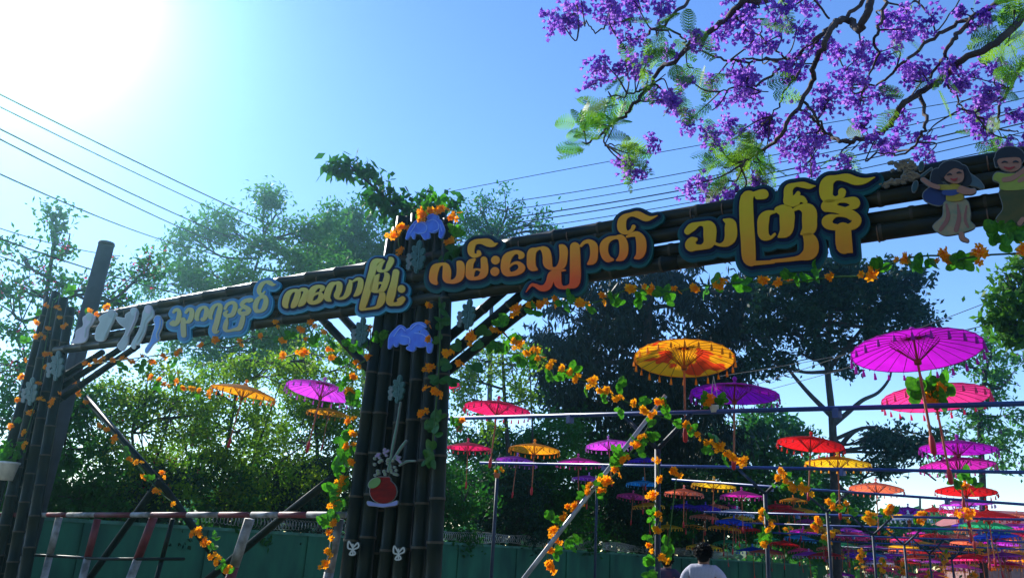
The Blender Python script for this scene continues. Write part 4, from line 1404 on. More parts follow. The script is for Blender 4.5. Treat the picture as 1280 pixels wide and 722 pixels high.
# ------------------------------------------------------------------ trees
def leaf_quads(C, size, rng, aspect=.42, droop=0.0, var=.35):
    n = len(C)
    u = rng.normal(size=(n, 3))
    u[:, 2] -= droop
    u /= np.linalg.norm(u, axis=1)[:, None]
    w = rng.normal(size=(n, 3))
    v = np.cross(u, w)
    v /= np.linalg.norm(v, axis=1)[:, None] + 1e-9
    L = size * (1 + var * rng.uniform(-1, 1, n))[:, None]
    a = C
    b = C + u * L
    m = C + u * L * .45
    V = np.stack([a, m + v * L * aspect * .5, b, m - v * L * aspect * .5], 1).reshape(-1, 3)
    F = np.arange(4 * n).reshape(n, 4)
    return V, F


def leafm(name, c, c2, trans=.45, scale=1.2, rough=.55):
    return mat(name, c, rough, trans=trans, col2=c2, vscale=scale, spec=.18, lo=.3, hi=.7)


LM = {
    'pale': leafm('pale_green_leaves', (.03, .17, .02), (.09, .26, .03), trans=.6),
    'mid': leafm('mid_green_leaves', (.012, .11, .012), (.045, .18, .015), trans=.58),
    'dark': leafm('dark_green_leaves', (.006, .032, .016), (.014, .055, .018), trans=.3),
    'black': leafm('very_dark_conifer_leaves', (.004, .015, .010), (.010, .03, .013), trans=.15),
    'bright': leafm('fresh_green_leaves', (.05, .20, .015), (.11, .27, .02), trans=.5),
    'yellow': leafm('yellow_green_leaves', (.07, .25, .008), (.22, .34, .012), trans=.66),
}
barkm = mat('grey_brown_bark', (.055, .045, .035), .9, col2=(.11, .09, .07), vscale=5, bump=.4, bscale=18)
darkbark = mat('dark_bark', (.025, .02, .018), .9, col2=(.05, .042, .035), vscale=5, bump=.4, bscale=18)


def blob_world(bl, d):
    out = []
    for b in bl:
        x, y, rx, ry = b[:4]
        dd = d + (b[4] if len(b) > 4 else 0)
        c = at(x, y, dd)
        out.append((c, np.array([rx * dd / 1000, rx * dd / 1000, ry * dd / 1000])))
    return out


def crown(blobs, seed, leaf, per_m3, clump_r, rng, droop=0.0, aspect=.42, fill=1.0, cmin=5):
    per_m3 *= 2.0
    fill *= 1.5
    Cs, tips = [], []
    for c, r in blobs:
        vol = 4.19 * r[0] * r[1] * r[2]
        nc = max(cmin, int(vol / (clump_r ** 3) * .30 * fill))
        d = rng.normal(size=(nc, 3))
        d /= np.linalg.norm(d, axis=1)[:, None]
        rad = rng.uniform(.15, 1.0, nc) ** .5
        q = c + d * r * rad[:, None]
        nl = max(4, int(per_m3 * clump_r ** 3 * 4.19))
        sc = rng.uniform(.55, 1.3, nc)
        for i in range(nc):
            k = max(3, int(nl * sc[i] ** 2))
            g_ = rng.normal(size=(k, 3)) * .5 * clump_r * sc[i]
            Cs.append(q[i] + g_ * np.array([1, 1, .75]))
        tips.append((c, q))
    return np.concatenate(Cs), tips


def tree(name, label, cat, d, trunk, blobs, leaf, m, seed, per=260, clump=.28, droop=0.0, aspect=.42, tr=.16, bark=None, group=None, stems=None, fill=1.0, twig=.016, ntwig=10, flowers=None, limbs=None, part_names=('trunk', 'crown'), k=1.0):
    d, leaf, clump, per, tr, twig = d * k, leaf * k, clump * k, per / k ** 3, tr * k, twig * k
    rng = np.random.default_rng(seed)
    bark = bark or darkbark
    tp = np.array([at(x, y, d) for x, y in trunk])
    if tp[0][2] > .0:
        tp = np.vstack([[tp[0][0], tp[0][1], -.05], tp])
    else:
        tp[0][2] = -.05
    base = tp[0] * np.array([1, 1, 0])
    root = empty(name, base, label, cat, group)
    mb = MB()
    tc = catmull(tp, 5)
    mb.tube(tc, np.linspace(tr, tr * .35, len(tc)), 9)
    bw = blob_world(blobs, d)
    C_, tips = crown(bw, seed, leaf, per, clump, rng, droop, aspect, fill)
    for lim in (limbs or []):
        lp = catmull(np.array([at(x, y, d) for x, y in lim]), 5)
        mb.tube(lp, np.linspace(tr * .5, tr * .14, len(lp)), 7)
    allp = tc
    for c, q in tips:
        dist = np.linalg.norm(allp - c, axis=1) + np.maximum(0, allp[:, 2] - c[2]) * 2
        s = allp[np.argmin(dist)]
        midp = (s + c) / 2 + rng.normal(size=3) * .15 * np.linalg.norm(c - s) * .6 + np.array([0, 0, -.06 * np.linalg.norm(c - s)])
        bp = catmull([s, midp, c], 5)
        mb.tube(bp, np.linspace(tr * .38, twig * 1.6, len(bp)), 6)
        for t_ in q[rng.permutation(len(q))[:ntwig]]:
            s2 = bp[rng.integers(len(bp) // 2, len(bp))]
            mm = (s2 + t_) / 2 + rng.normal(size=3) * .1
            mb.tube(np.array([s2, mm, t_]), [twig, twig * .8, twig * .4], 4, cap=False)
    mb.build(part_names[0], bark, root, True)
    V, F = leaf_quads(C_, leaf * 1.15, rng, aspect * 1.15, droop)
    mk(part_names[1], V, F, m, root)
    if flowers:
        fm, n, fs_ = flowers
        idx = rng.permutation(len(C_))[:n]
        cc = np.repeat(C_[idx], 7, 0) + rng.normal(size=(len(idx) * 7, 3)) * fs_ * .8
        V, F = leaf_quads(cc, fs_, rng, .7)
        mk('blossoms', V, F, fm, root)
    return root


pinkf = mat('pink_bougainvillea', (.55, .04, .10), .7, trans=.5, var=.2)
redf = mat('dark_red_blossom', (.42, .015, .04), .7, trans=.4, var=.2)
tree('tree', 'tall pale green tree with feathery leaves above the left half of the beam', 'tree', 21, [(318, 700), (322, 560), (318, 440), (315, 360), (330, 300)],
     [(240, 295, 32, 30), (295, 292, 42, 34), (345, 268, 26, 30), (270, 345, 60, 36), (355, 310, 44, 36), (215, 355, 42, 38), (315, 375, 70, 36), (390, 330, 40, 34), (385, 285, 28, 20), (225, 410, 50, 30), (350, 420, 70, 34), (280, 440, 60, 30), (330, 250, 10, 14), (410, 270, 14, 20)],
     .125, LM['pale'], 1, per=250, clump=.40, droop=.5, aspect=.34, tr=.08, fill=.7, k=2.1)
tree('tree', 'rounded hazy green tree behind the beam just left of the pillar top', 'tree', 27, [(460, 700), (455, 500), (452, 350)],
     [(445, 285, 40, 28), (475, 310, 46, 28), (420, 310, 40, 30), (520, 300, 40, 34), (500, 340, 50, 28), (440, 350, 60, 30)], .14, LM['mid'], 2, per=230, clump=.5, tr=.12, fill=.65, k=2.0)
tree('tall_tree', 'thin dark tree whose big drooping leaves lean out to the left above the pillar', 'tree', 20, [(530, 700), (530, 500), (528, 330), (515, 272), (492, 256), (474, 240), (456, 224), (436, 206)],
     [(436, 202, 20, 12), (424, 212, 9, 8), (450, 212, 11, 9), (472, 226, 17, 12), (486, 241, 16, 11), (464, 250, 12, 8), (494, 250, 16, 10), (480, 262, 16, 10), (510, 262, 18, 10), (535, 250, 22, 8), (556, 252, 18, 8), (545, 264, 20, 10), (500, 278, 14, 10)],
     .25, LM['mid'], 3, per=110, clump=.26, droop=1.2, aspect=.36, tr=.07, fill=1.0, twig=.01, ntwig=3)
tree('tree', 'airy fine twigged tree right behind the pillar top', 'tree', 26, [(610, 700), (612, 500), (615, 360), (618, 300)],
     [(600, 262, 24, 16), (635, 258, 28, 22), (664, 280, 30, 16), (615, 288, 40, 22), (685, 290, 14, 10), (590, 300, 34, 24), (655, 300, 36, 14), (575, 275, 22, 22)], .11, LM['mid'], 4, per=190, clump=.34, tr=.12, k=2.0, fill=.6, twig=.02, ntwig=22)
tree('flowering_tree', 'hazy tree with pink blossoms at the left edge above the far pillar', 'tree', 15.5, [(40, 700), (48, 560), (52, 420), (68, 300)],
     [(30, 325, 40, 30), (85, 315, 34, 30), (130, 345, 26, 34), (60, 375, 60, 40), (15, 390, 40, 46), (110, 390, 40, 30), (70, 280, 10, 16), (150, 380, 22, 20), (20, 450, 50, 50), (185, 335, 20, 20)], .10, LM['mid'], 5, per=300, clump=.30, tr=.09, fill=.40, k=1.5, flowers=(pinkf, 90, .08), ntwig=16)
tree('shrub', 'dark bushy shrub behind the far left pillar foot', 'shrub', 15, [(60, 720), (60, 640), (58, 560)],
     [(30, 530, 60, 60), (90, 560, 50, 60), (60, 620, 60, 40), (0, 600, 40, 60), (140, 600, 40, 50), (110, 500, 40, 40)], .09, LM['mid'], 6, k=1.3, per=380, clump=.30, tr=.07, fill=.6)
tree('shrub', 'bushy shrub with dark red blossoms under the far left beam', 'shrub', 17, [(170, 720), (172, 640), (165, 540)],
     [(150, 500, 50, 40), (200, 480, 50, 36), (180, 540, 60, 50), (140, 560, 40, 40), (230, 520, 40, 40), (200, 600, 60, 40), (150, 630, 50, 24)], .085, LM['yellow'], 7, k=1.2, per=380, clump=.26, tr=.08, fill=.6, flowers=(redf, 110, .045),
     limbs=[[(172, 640), (200, 560), (225, 470)], [(172, 650), (140, 590), (120, 520)]])
tree('shrub', 'yellow green bush with several thin trunks under the tilted orange parasol', 'shrub', 18, [(262, 720), (275, 620), (290, 520), (305, 450)],
     [(270, 490, 56, 40), (330, 470, 50, 36), (300, 540, 70, 44), (250, 570, 50, 44), (340, 590, 60, 44), (290, 620, 60, 28), (380, 450, 40, 26)], .085, LM['yellow'], 8, k=1.22, per=380, clump=.26, tr=.08, fill=.55,
     limbs=[[(262, 720), (240, 600), (215, 480)], [(264, 700), (310, 590), (350, 480)], [(268, 690), (300, 620), (400, 540)]])
tree('shrub', 'tall bush with sparkling leaves right beside the left edge of the pillar', 'shrub', 20, [(400, 720), (398, 620), (395, 520), (390, 440)],
     [(380, 480, 50, 40), (420, 520, 46, 60), (370, 550, 60, 50), (420, 600, 50, 50), (350, 630, 60, 24), (450, 450, 40, 40), (470, 540, 40, 60), (480, 620, 40, 50)], .09, LM['yellow'], 9, k=1.22, per=360, clump=.28, tr=.08, fill=.6,
     limbs=[[(400, 700), (370, 600), (340, 500)], [(400, 700), (430, 580), (440, 480)]])
tree('tree', 'yellow green tree with thin dark trunks just right of the pillar', 'tree', 21, [(648, 720), (640, 620), (632, 520), (628, 440)],
     [(600, 450, 40, 30), (640, 455, 30, 36), (590, 500, 34, 30), (615, 530, 24, 22), (575, 470, 24, 40), (655, 500, 18, 22), (660, 440, 20, 20)], .10, LM['yellow'], 10, k=1.5, per=300, clump=.30, tr=.1, fill=.55, ntwig=16, twig=.014,
     limbs=[[(648, 700), (620, 600), (590, 470)], [(646, 690), (665, 580), (662, 450)]])
tree('shrub', 'dense green bush over the wall right of the pillar', 'shrub', 24, [(650, 720), (648, 650), (645, 600)],
     [(600, 560, 50, 30), (650, 570, 50, 34), (590, 610, 50, 36), (640, 625, 54, 36), (700, 600, 46, 50), (690, 550, 40, 30), (560, 580, 40, 50), (560, 640, 30, 30)], .11, LM['mid'], 12, k=1.42, per=270, clump=.36, tr=.1, fill=.8)
tree('shrub', 'dark bush behind the pale diagonal prop', 'shrub', 28, [(760, 720), (758, 660), (755, 610)],
     [(740, 570, 46, 40), (790, 590, 46, 44), (760, 640, 60, 40), (820, 640, 50, 50), (720, 650, 40, 36), (690, 510, 26, 40), (720, 530, 30, 30)], .16, LM['mid'], 13, k=1.4, per=130, clump=.4, tr=.12, fill=.85)
tree('conifer', 'huge very dark drooping conifer behind the right beam', 'tree', 31, [(806, 700), (806, 560), (808, 450), (812, 350), (815, 300)],
     [(760, 380, 54, 34), (810, 360, 50, 34), (720, 400, 36, 36), (720, 450, 40, 40), (770, 440, 60, 50), (830, 420, 50, 60), (880, 390, 46, 50), (920, 420, 30, 44), (880, 460, 54, 44), (820, 500, 70, 40), (920, 480, 30, 40), (750, 500, 50, 34), (690, 430, 20, 40), (860, 530, 60, 36), (930, 370, 24, 24), (850, 340, 40, 24), (790, 545, 50, 30)],
     .34, LM['black'], 14, k=1.25, per=60, clump=.75, droop=1.8, aspect=.22, tr=.3, fill=.55, twig=.025)
tree('tree', 'big dark tree with a bare trunk and crooked limbs at the right behind the parasols', 'tree', 22, [(1046, 720), (1043, 600), (1040, 520), (1034, 450), (1040, 370)],
     [(975, 365, 36, 26), (1025, 350, 50, 26), (1090, 345, 46, 28), (1130, 352, 28, 26), (960, 400, 26, 28), (1000, 400, 40, 28), (1060, 385, 46, 26), (1115, 390, 40, 28), (1145, 400, 20, 22), (1075, 425, 40, 22), (1000, 440, 34, 20), (960, 450, 26, 26), (1115, 425, 30, 20), (1065, 460, 20, 14), (1010, 335, 50, 16), (1115, 565, 34, 14), (1140, 550, 34, 16), (1100, 545, 24, 10), (1160, 560, 22, 12), (1090, 585, 24, 10)],
     .14, LM['dark'], 15, per=330, clump=.30, droop=.3, tr=.16, fill=.8, k=1.5, twig=.016,
     limbs=[[(1042, 530), (1060, 515), (1078, 500), (1098, 490), (1112, 472), (1114, 455)], [(1043, 570), (1058, 548), (1074, 536), (1098, 534), (1120, 545)], [(1042, 590), (1070, 580), (1110, 590), (1150, 588), (1170, 600)],
            [(1040, 520), (1010, 490), (985, 460), (965, 430)], [(1036, 460), (1000, 420), (975, 385)], [(1036, 460), (1070, 420), (1100, 380)]])
tree('tree', 'bright green leafy tree cut off by the right edge below the beam', 'tree', 15, [(1345, 720), (1330, 560), (1310, 430)],
     [(1262, 355, 20, 20), (1285, 340, 26, 20), (1250, 378, 22, 20), (1278, 385, 30, 24), (1262, 410, 26, 24), (1290, 420, 30, 24), (1244, 400, 14, 16), (1275, 325, 14, 12)], .13, LM['bright'], 16, per=420, clump=.20, tr=.14, fill=1.1)
jf = mat('distant_lilac_blossom', (.30, .10, .45), .7, trans=.5, var=.2)
tree('distant_tree', 'wispy pale tree with lilac blossoms far behind the right hand parasols', 'tree', 34, [(1230, 720), (1228, 600), (1225, 520), (1235, 450)],
     [(1200, 455, 28, 22), (1240, 445, 30, 24), (1265, 470, 26, 28), (1225, 490, 32, 24), (1195, 510, 24, 22), (1250, 520, 34, 26), (1215, 550, 34, 20), (1265, 565, 26, 30), (1190, 580, 30, 16)], .2, LM['pale'], 17, per=60, clump=.45, tr=.2, fill=.6, flowers=(jf, 80, .09), twig=.02)
for i, (lab, d, bx, bl, mm) in enumerate((
        ('dark round tree at the end of the green wall', 44, 850, [(840, 600, 50, 50), (880, 640, 50, 40), (820, 660, 50, 40), (860, 560, 40, 40)], 'dark'),
        ('dense tree behind the red pair of parasols', 46, 960, [(920, 570, 40, 40), (960, 540, 36, 40), (980, 600, 40, 40), (930, 630, 50, 44), (985, 660, 46, 34), (1000, 560, 26, 30)], 'mid'),
        ('low bushy tree behind the trunk of the big dark tree', 50, 1050, [(1040, 650, 40, 34), (1080, 670, 40, 26), (1010, 680, 40, 24), (1070, 620, 30, 26), (1030, 600, 26, 30), (1010, 620, 30, 40)], 'mid'),
        ('far tree at the end of the parasol rows', 62, 1150, [(1120, 660, 30, 20), (1160, 680, 40, 20), (1100, 690, 40, 16), (1200, 690, 40, 14)], 'dark'))):
    tree('distant_tree', lab, 'tree', d, [(bx, 720), (bx, 660), (bx, 620)], bl, .3, LM[mm], 30 + i, per=34, clump=.8, tr=.2, fill=.9, group='trees beyond the parasol rows')

for i, (x, d, mm, lab) in enumerate(((-10, 17.8, 'mid', 'at the left edge behind the far pillar foot'), (95, 19.2, 'mid', 'behind the white barrier post'), (185, 20.4, 'dark', 'behind the red and white barrier post'), (275, 21.8, 'mid', 'behind the barrier rail, half way to the pillar'), (360, 23.5, 'dark', 'behind the barrier rail close to the pillar'),
                                     (450, 25.2, 'dark', 'hidden mostly by the pillar foot'), (560, 28, 'mid', 'right of the pillar foot'), (630, 30.2, 'dark', 'behind the blue frame post'), (700, 33, 'mid', 'behind the foot of the pale prop'), (770, 36, 'dark', 'right of the pale prop'), (835, 39.5, 'dark', 'behind the Y shaped post'))):
    tree('shrub', 'low dark bush over the green wall ' + lab, 'shrub', d, [(x, 720), (x, 690), (x + 3, 660)],
         [(x - 26, 640, 34, 26), (x + 22, 632, 36, 28), (x, 612, 40, 26), (x - 20, 590, 30, 26), (x + 26, 665, 30, 24), (x - 24, 668, 30, 24), (x + 30, 600, 26, 26)], .15, LM[mm], 60 + i, per=200 if d < 25 else 110, clump=.34 if d < 25 else .46, tr=.06, fill=.8, group='bushes over the green wall', ntwig=4)

rw_ = np.random.default_rng(77)
nw = 15000
ax_ = rw_.uniform(-1.05, 1.05, nw)
dw = rw_.uniform(95, 125, nw)
hw = (5.5 + 1.6 * np.sin(ax_ * 17) + 1.2 * np.sin(ax_ * 41 + 1)) * np.sqrt(rw_.uniform(0, 1, nw)) * (dw / 110)
cw = np.stack([dw * np.sin(ax_), dw * np.cos(ax_), hw], 1)
Vw, Fw = leaf_quads(cw, 1.5, rw_, .7)
tag(mk('distant_wood', Vw, Fw, LM['mid'], base=(0, 110, 0)), 'far line of green woods along the horizon behind everything', 'wood', kind='stuff')
for i, (x, y) in enumerate(((-7.5, -9), (1.5, -13), (10.5, -8))):  # unseen trees added to cut the sky light on the arch fronts
    root = empty('sky_blocker_tree', (x, y, 0), ['added tree blocking sky light behind the viewer on the left', 'added tree blocking sky light straight behind the viewer', 'added tree blocking sky light behind the viewer on the right'][i], 'tree')
    mb = MB()
    mb.tube(catmull([(x, y, -.05), (x + .2, y, 2.5), (x, y + .2, 5.5)], 5), np.linspace(.3, .16, 11), 9)
    mb.build('trunk', darkbark, root, True)
    q = rw_.normal(size=(2600, 3))
    q /= np.linalg.norm(q, axis=1)[:, None]
    q = q * (rw_.uniform(.2, 1, 2600) ** .45)[:, None] * np.array([4.6, 4.0, 4.2]) + np.array([x, y, 7.6])
    Vw, Fw = leaf_quads(q, .75, rw_, .55)
    mk('crown', Vw, Fw, LM['mid'], root)

# ------------------------------------------------------------------ jacaranda overhead
jbark = mat('jacaranda_bark', (.10, .07, .055), .85, col2=(.045, .03, .028), vscale=4, bump=.4, bscale=25)
jflow = mat('jacaranda_blossom', (.30, .09, .66), .6, trans=.62, col2=(.50, .24, .82), vscale=5, spec=.2)
jleaf = mat('jacaranda_leaflets', (.07, .30, .012), .5, trans=.62, col2=(.24, .44, .02), vscale=2.5, spec=.3)
a6 = lambda pts: [(x / 2.778 + 640, y / 2.778) for x, y in pts]
a7 = lambda pts: [(x / 3.008 + 920, y / 3.008) for x, y in pts]
LIMBS = [  # points, start and end radius in cm, distance
    (a6([(1180, -120), (1000, -40), (870, 0), (800, 8), (740, 70), (660, 130), (610, 165), (560, 215), (510, 245), (480, 300), (430, 360), (390, 400), (335, 437), (310, 465), (258, 500)]), 5.5, 1.3, 9.0),
    (a6([(700, -60), (620, 0), (560, 55), (500, 105), (440, 130), (420, 145), (400, 200), (385, 240), (360, 285)]), 3.2, .8, 9.3),
    (a6([(490, 285), (450, 312), (400, 330), (350, 350)]), 1.8, .7, 9.0),
    (a6([(335, 437), (318, 500), (350, 505), (402, 508)]), 1.4, .6, 9.0),
    (a6([(420, 60), (340, 88), (290, 108), (262, 80), (232, 100)]), 1.5, .6, 9.4),
    (a6([(500, 105), (560, 110), (600, 140), (605, 165)]), 1.6, 1.2, 9.2),
    (a6([(610, 170), (690, 190), (770, 212), (860, 208), (960, 205)]), 1.4, 1.6, 9.4),
    (a7([(560, -150), (520, -40), (495, 40), (462, 108), (430, 82), (375, 82), (335, 165), (292, 250), (285, 320), (232, 408), (165, 510), (100, 565), (60, 590), (15, 622)]), 6.0, 1.4, 8.4),
    (a7([(600, -120), (480, 0), (405, 70), (345, 112), (275, 200), (240, 270), (190, 330), (160, 400), (130, 440)]), 3.6, .8, 8.8),
    (a7([(362, 92), (300, 150), (222, 215), (130, 290), (60, 322), (0, 325), (-60, 345)]), 2.8, .8, 8.7),
    (a7([(232, 410), (265, 425), (300, 460), (350, 505), (400, 530), (450, 528), (520, 510), (580, 470), (618, 395), (690, 350), (780, 292), (850, 227), (980, 160), (1083, 62), (1250, -60)]), 1.6, 4.8, 8.6),
    (a7([(1100, -40), (970, 22), (900, 62), (832, 130), (790, 190), (765, 245), (700, 310), (655, 300), (620, 310)]), 4.6, 1.0, 8.9),
    (a7([(900, 62), (820, 95), (720, 160), (640, 230), (560, 300), (500, 322), (430, 330)]), 3.2, .8, 9.1),
    (a7([(600, -80), (568, 0), (540, 100), (522, 160), (535, 210), (495, 290), (475, 355), (480, 390)]), 3.0, .7, 8.6),
    (a7([(690, 352), (712, 430), (705, 490), (688, 528), (640, 570), (590, 580), (530, 572)]), 2.6, .7, 8.5),
    (a7([(258, 385), (300, 440), (315, 470), (290, 560), (283, 610), (285, 668)]), 1.8, .7, 8.3),
    (a7([(1300, 120), (1170, 180), (1083, 240), (1040, 310), (990, 390), (982, 470), (1020, 490), (1062, 498)]), 3.8, .8, 9.2),
    (a7([(790, 292), (815, 345), (840, 395), (862, 420), (905, 440)]), 1.6, .6, 8.8),
    (a7([(-20, 225), (60, 222), (130, 228), (200, 232), (250, 205)]), 1.3, 1.6, 8.9),
    (a7([(0, 70), (60, 110), (120, 160), (190, 220), (215, 225)]), .8, 1.4, 8.9),
    (a7([(350, 70), (310, 20), (280, -20)]), 1.4, 1.4, 8.8),
    (a7([(720, -30), (735, 60), (760, 110), (840, 0)]), 1.6, .9, 9.3),
]
croot_px = at(1560, 722, 9.0)
jbase = np.array([croot_px[0], croot_px[1], 0])
jac = empty('jacaranda_tree', jbase, 'jacaranda in violet bloom whose crooked boughs reach in from the upper right', 'tree')
crotch = at(1500, -120, 9.0)
mb = MB()
tp = catmull([jbase + np.array([0, 0, -.05]), jbase + (crotch - jbase) * .5 + np.array([.15, .1, 0]), crotch], 8)
mb.tube(tp, np.linspace(.26, .17, len(tp)), 12)
mb.build('trunk', jbark, jac, True)
rj = np.random.default_rng(5)
limb_pts = []
for i, (px, ra, rb, d) in enumerate(LIMBS):
    P3 = np.array([at(x, y, d + .18 * math.sin(1.7 * k + i)) for k, (x, y) in enumerate(px)])
    if px[0][1] < 0 or px[0][0] > 1285:
        P3 = np.vstack([crotch + rj.normal(size=3) * .1, (crotch + P3[0]) / 2 + np.array([0, 0, .3]), P3])
        ra0 = 7.5
    P3c = catmull(P3, 5)
    P3c[1:-1] += rj.normal(size=P3c[1:-1].shape) * .012
    n = len(P3c)
    mb = MB()
    mb.tube(P3c, np.linspace(ra * .85, rb * .9, n) / 100, 8)
    mb.build('limb', jbark, jac, True)
    limb_pts.append(P3c)
LP = np.concatenate(limb_pts)
BL = [(x / 2.778 + 640, y / 2.778, r / 2.778) for x, y, r in (
    (160, 60, 45), (200, 95, 34), (215, 40, 45), (240, 5, 40), (330, 40, 42), (350, 10, 50), (385, 60, 55), (395, 130, 40), (310, 215, 40), (278, 290, 38), (395, 225, 45), (450, 250, 30), (490, 325, 30), (640, 110, 30), (740, 115, 50), (780, 60, 40), (810, 100, 40), (870, 150, 34), (520, 15, 40), (430, 10, 50),
    (690, 285, 28), (560, 340, 34), (545, 320, 24), (615, 420, 38), (690, 455, 52), (760, 475, 40), (800, 260, 50), (825, 330, 55), (780, 350, 40), (415, 582, 42), (385, 565, 25), (490, 490, 30), (640, 640, 40), (700, 685, 45), (860, 430, 40), (750, 680, 34), (580, 375, 25), (545, 180, 24), (620, 280, 30))]
BL += [(x / 3.008 + 920, y / 3.008, r / 3.008) for x, y, r in (
    (140, 100, 60), (110, 160, 40), (30, 80, 45), (230, 110, 50), (210, 240, 60), (230, 280, 40), (330, 180, 45), (50, 290, 40), (40, 345, 45), (350, 370, 62), (330, 400, 40), (410, 300, 55), (440, 310, 36), (110, 470, 50), (160, 540, 44), (230, 520, 72), (260, 560, 50), (310, 550, 40), (430, 622, 42), (470, 390, 50), (545, 360, 50),
    (640, 100, 55), (600, 70, 40), (620, 140, 40), (700, 110, 50), (560, 215, 44), (690, 260, 56), (640, 285, 46), (790, 250, 50), (830, 280, 40), (880, 290, 46), (880, 320, 30), (930, 70, 44), (620, 430, 44), (520, 530, 40), (590, 545, 46), (720, 500, 36), (715, 585, 30), (905, 450, 50), (930, 480, 40), (940, 380, 50), (990, 330, 42), (1050, 420, 40), (845, 50, 26), (455, 225, 50), (480, 180, 30), (260, 628, 32), (80, 680, 40), (1060, 525, 26), (390, 185, 40), (480, 470, 34), (560, 75, 30), (270, 20, 50), (180, 30, 40), (60, 20, 34), (1000, 250, 36), (960, 340, 40))]
fv, ff_, nb = [], [], 0
tw = 0
for i, (x, y, r) in enumerate(BL):
    d = 8.9 + .5 * math.sin(i * 2.3)
    c = at(x, y, d)
    rw = r * d / 1000
    nfl = int(48 * (r / 14) ** 1.7) + 14
    nsub = max(3, int(r / 3.2))
    sub = c + rj.normal(size=(nsub, 3)) * rw * .48
    # twigs from the nearest limb into the cluster
    j = np.argmin(np.linalg.norm(LP - c, axis=1))
    s = LP[j]
    mb = MB()
    mid_ = (s + c) / 2 + rj.normal(size=3) * .08
    mb.tube(catmull([s, mid_, c], 4), np.linspace(.011, .006, 9), 5)
    for q in sub:
        mb.tube(np.array([c + (s - c) * rj.uniform(0, .25), (c + q) / 2 + rj.normal(size=3) * .03, q]), [.006, .004, .003], 4, cap=False)
    mb.build('twig', jbark, jac)
    CC_ = sub[rj.integers(0, nsub, nfl)] + rj.normal(size=(nfl, 3)) * rw * .34
    # each flower: a little trumpet of four petals
    V4 = []
    for f in CC_:
        ax = rj.normal(size=3) + np.array([0, 0, -.7])
        ax /= np.linalg.norm(ax)
        t1 = np.cross(ax, rj.normal(size=3))
        t1 /= np.linalg.norm(t1)
        t2 = np.cross(ax, t1)
        L = rj.uniform(.042, .066)
        for a in range(4):
            e = math.cos(a * 1.571) * t1 + math.sin(a * 1.571) * t2
            g_ = math.cos(a * 1.571 + 1.571) * t1 + math.sin(a * 1.571 + 1.571) * t2
            V4 += [f, f + ax * L * .7 + (e - g_) * L * .24, f + ax * L + e * L * .46, f + ax * L * .7 + (e + g_) * L * .24]
    V4 = np.array(V4)
    mk('blossoms', V4, np.arange(len(V4)).reshape(-1, 4), jflow, jac)


def frond(mb_v, mb_f, p, dirv, L, rng):
    """one twice-feathered leaf"""
    dirv = dirv / np.linalg.norm(dirv)
    side = np.cross(dirv, rng.normal(size=3))
    side /= np.linalg.norm(side)
    nn = np.cross(dirv, side)
    for t in np.linspace(.12, 1, 9):
        c = p + dirv * L * t - np.array([0, 0, .22 * L * t * t])
        pl = L * .34 * (math.sin(math.pi * (t * .8 + .12)) ** .8)
        for sg in (-1, 1):
            e = side * sg + dirv * .45 - np.array([0, 0, .12])
            e /= np.linalg.norm(e)
            w_ = np.cross(e, nn)
            w_ /= np.linalg.norm(w_)
            k = 6
            for a in range(k):
                u0 = (a + .15) / k
                q0 = c + e * pl * u0
                for s2 in (-1, 1):
                    lf = (w_ * s2 + e * .5) * .016 * (1.3 - .8 * u0)
                    n0 = len(mb_v)
                    wd = e * .010
                    mb_v.extend([q0, q0 + lf * .55 - wd, q0 + lf, q0 + lf * .55 + wd])
                    mb_f.append((n0, n0 + 1, n0 + 2, n0 + 3))
        n0 = len(mb_v)
    q1 = p + dirv * L - np.array([0, 0, .22 * L])
    n0 = len(mb_v)
    mb_v.extend([p - nn * .003, p + nn * .003, q1 + nn * .001, q1 - nn * .001])
    mb_f.append((n0, n0 + 1, n0 + 2, n0 + 3))


GL = [(x / 2.778 + 640, y / 2.778, r / 2.778) for x, y, r in (
    (310, 340, 55), (350, 320, 45), (260, 395, 60), (240, 440, 55), (300, 420, 60), (230, 490, 50), (350, 420, 45), (390, 400, 40), (280, 370, 60), (420, 540, 45), (380, 520, 40), (430, 500, 30), (480, 195, 45), (450, 215, 40), (545, 150, 45), (510, 70, 50), (620, 80, 50), (640, 260, 40), (595, 325, 40), (545, 250, 34), (740, 265, 26),
    (690, 540, 60), (740, 560, 70), (700, 590, 60), (830, 490, 55), (770, 610, 60), (720, 640, 45), (850, 590, 50), (800, 560, 60), (690, 390, 20), (870, 80, 20))]
GL += [(x / 3.008 + 920, y / 3.008, r / 3.008) for x, y, r in (
    (40, 540, 60), (20, 580, 60), (90, 630, 55), (60, 600, 50), (1040, 100, 70), (1000, 180, 60), (1060, 160, 60), (1020, 200, 50), (960, 540, 55), (1000, 560, 50), (940, 520, 40), (1040, 20, 60), (1075, 60, 60), (890, 20, 40), (815, 330, 36), (650, 160, 36), (130, 40, 30), (440, 565, 34), (590, 410, 40), (470, 490, 24), (1030, 280, 50), (1010, 320, 40), (720, 330, 26), (640, 20, 34), (140, 350, 30))]
for i, (x, y, r) in enumerate(GL):
    d = 8.8 + .4 * math.sin(i * 1.9)
    c = at(x, y, d)
    rw = r * d / 1000
    j = np.argmin(np.linalg.norm(LP - c, axis=1))
    out = c - LP[j]
    out /= np.linalg.norm(out) + 1e-6
    V_, F_ = [], []
    for k in range(4 if r > 14 else 2):
        dv = out + rj.normal(size=3) * .7
        frond(V_, F_, c - out * rw * .7 + rj.normal(size=3) * .05, dv, max(.32, rw * rj.uniform(1.6, 2.2)), rj)
    mk('leaf_frond', np.array(V_), np.array(F_), jleaf, jac)
    if np.linalg.norm(LP[j] - c) > .1:
        mb = MB()
        mb.tube(catmull([LP[j], (LP[j] + c) / 2 + rj.normal(size=3) * .03, c - out * rw * .6], 3), .007, 4)
        mb.build('twig', jbark, jac)

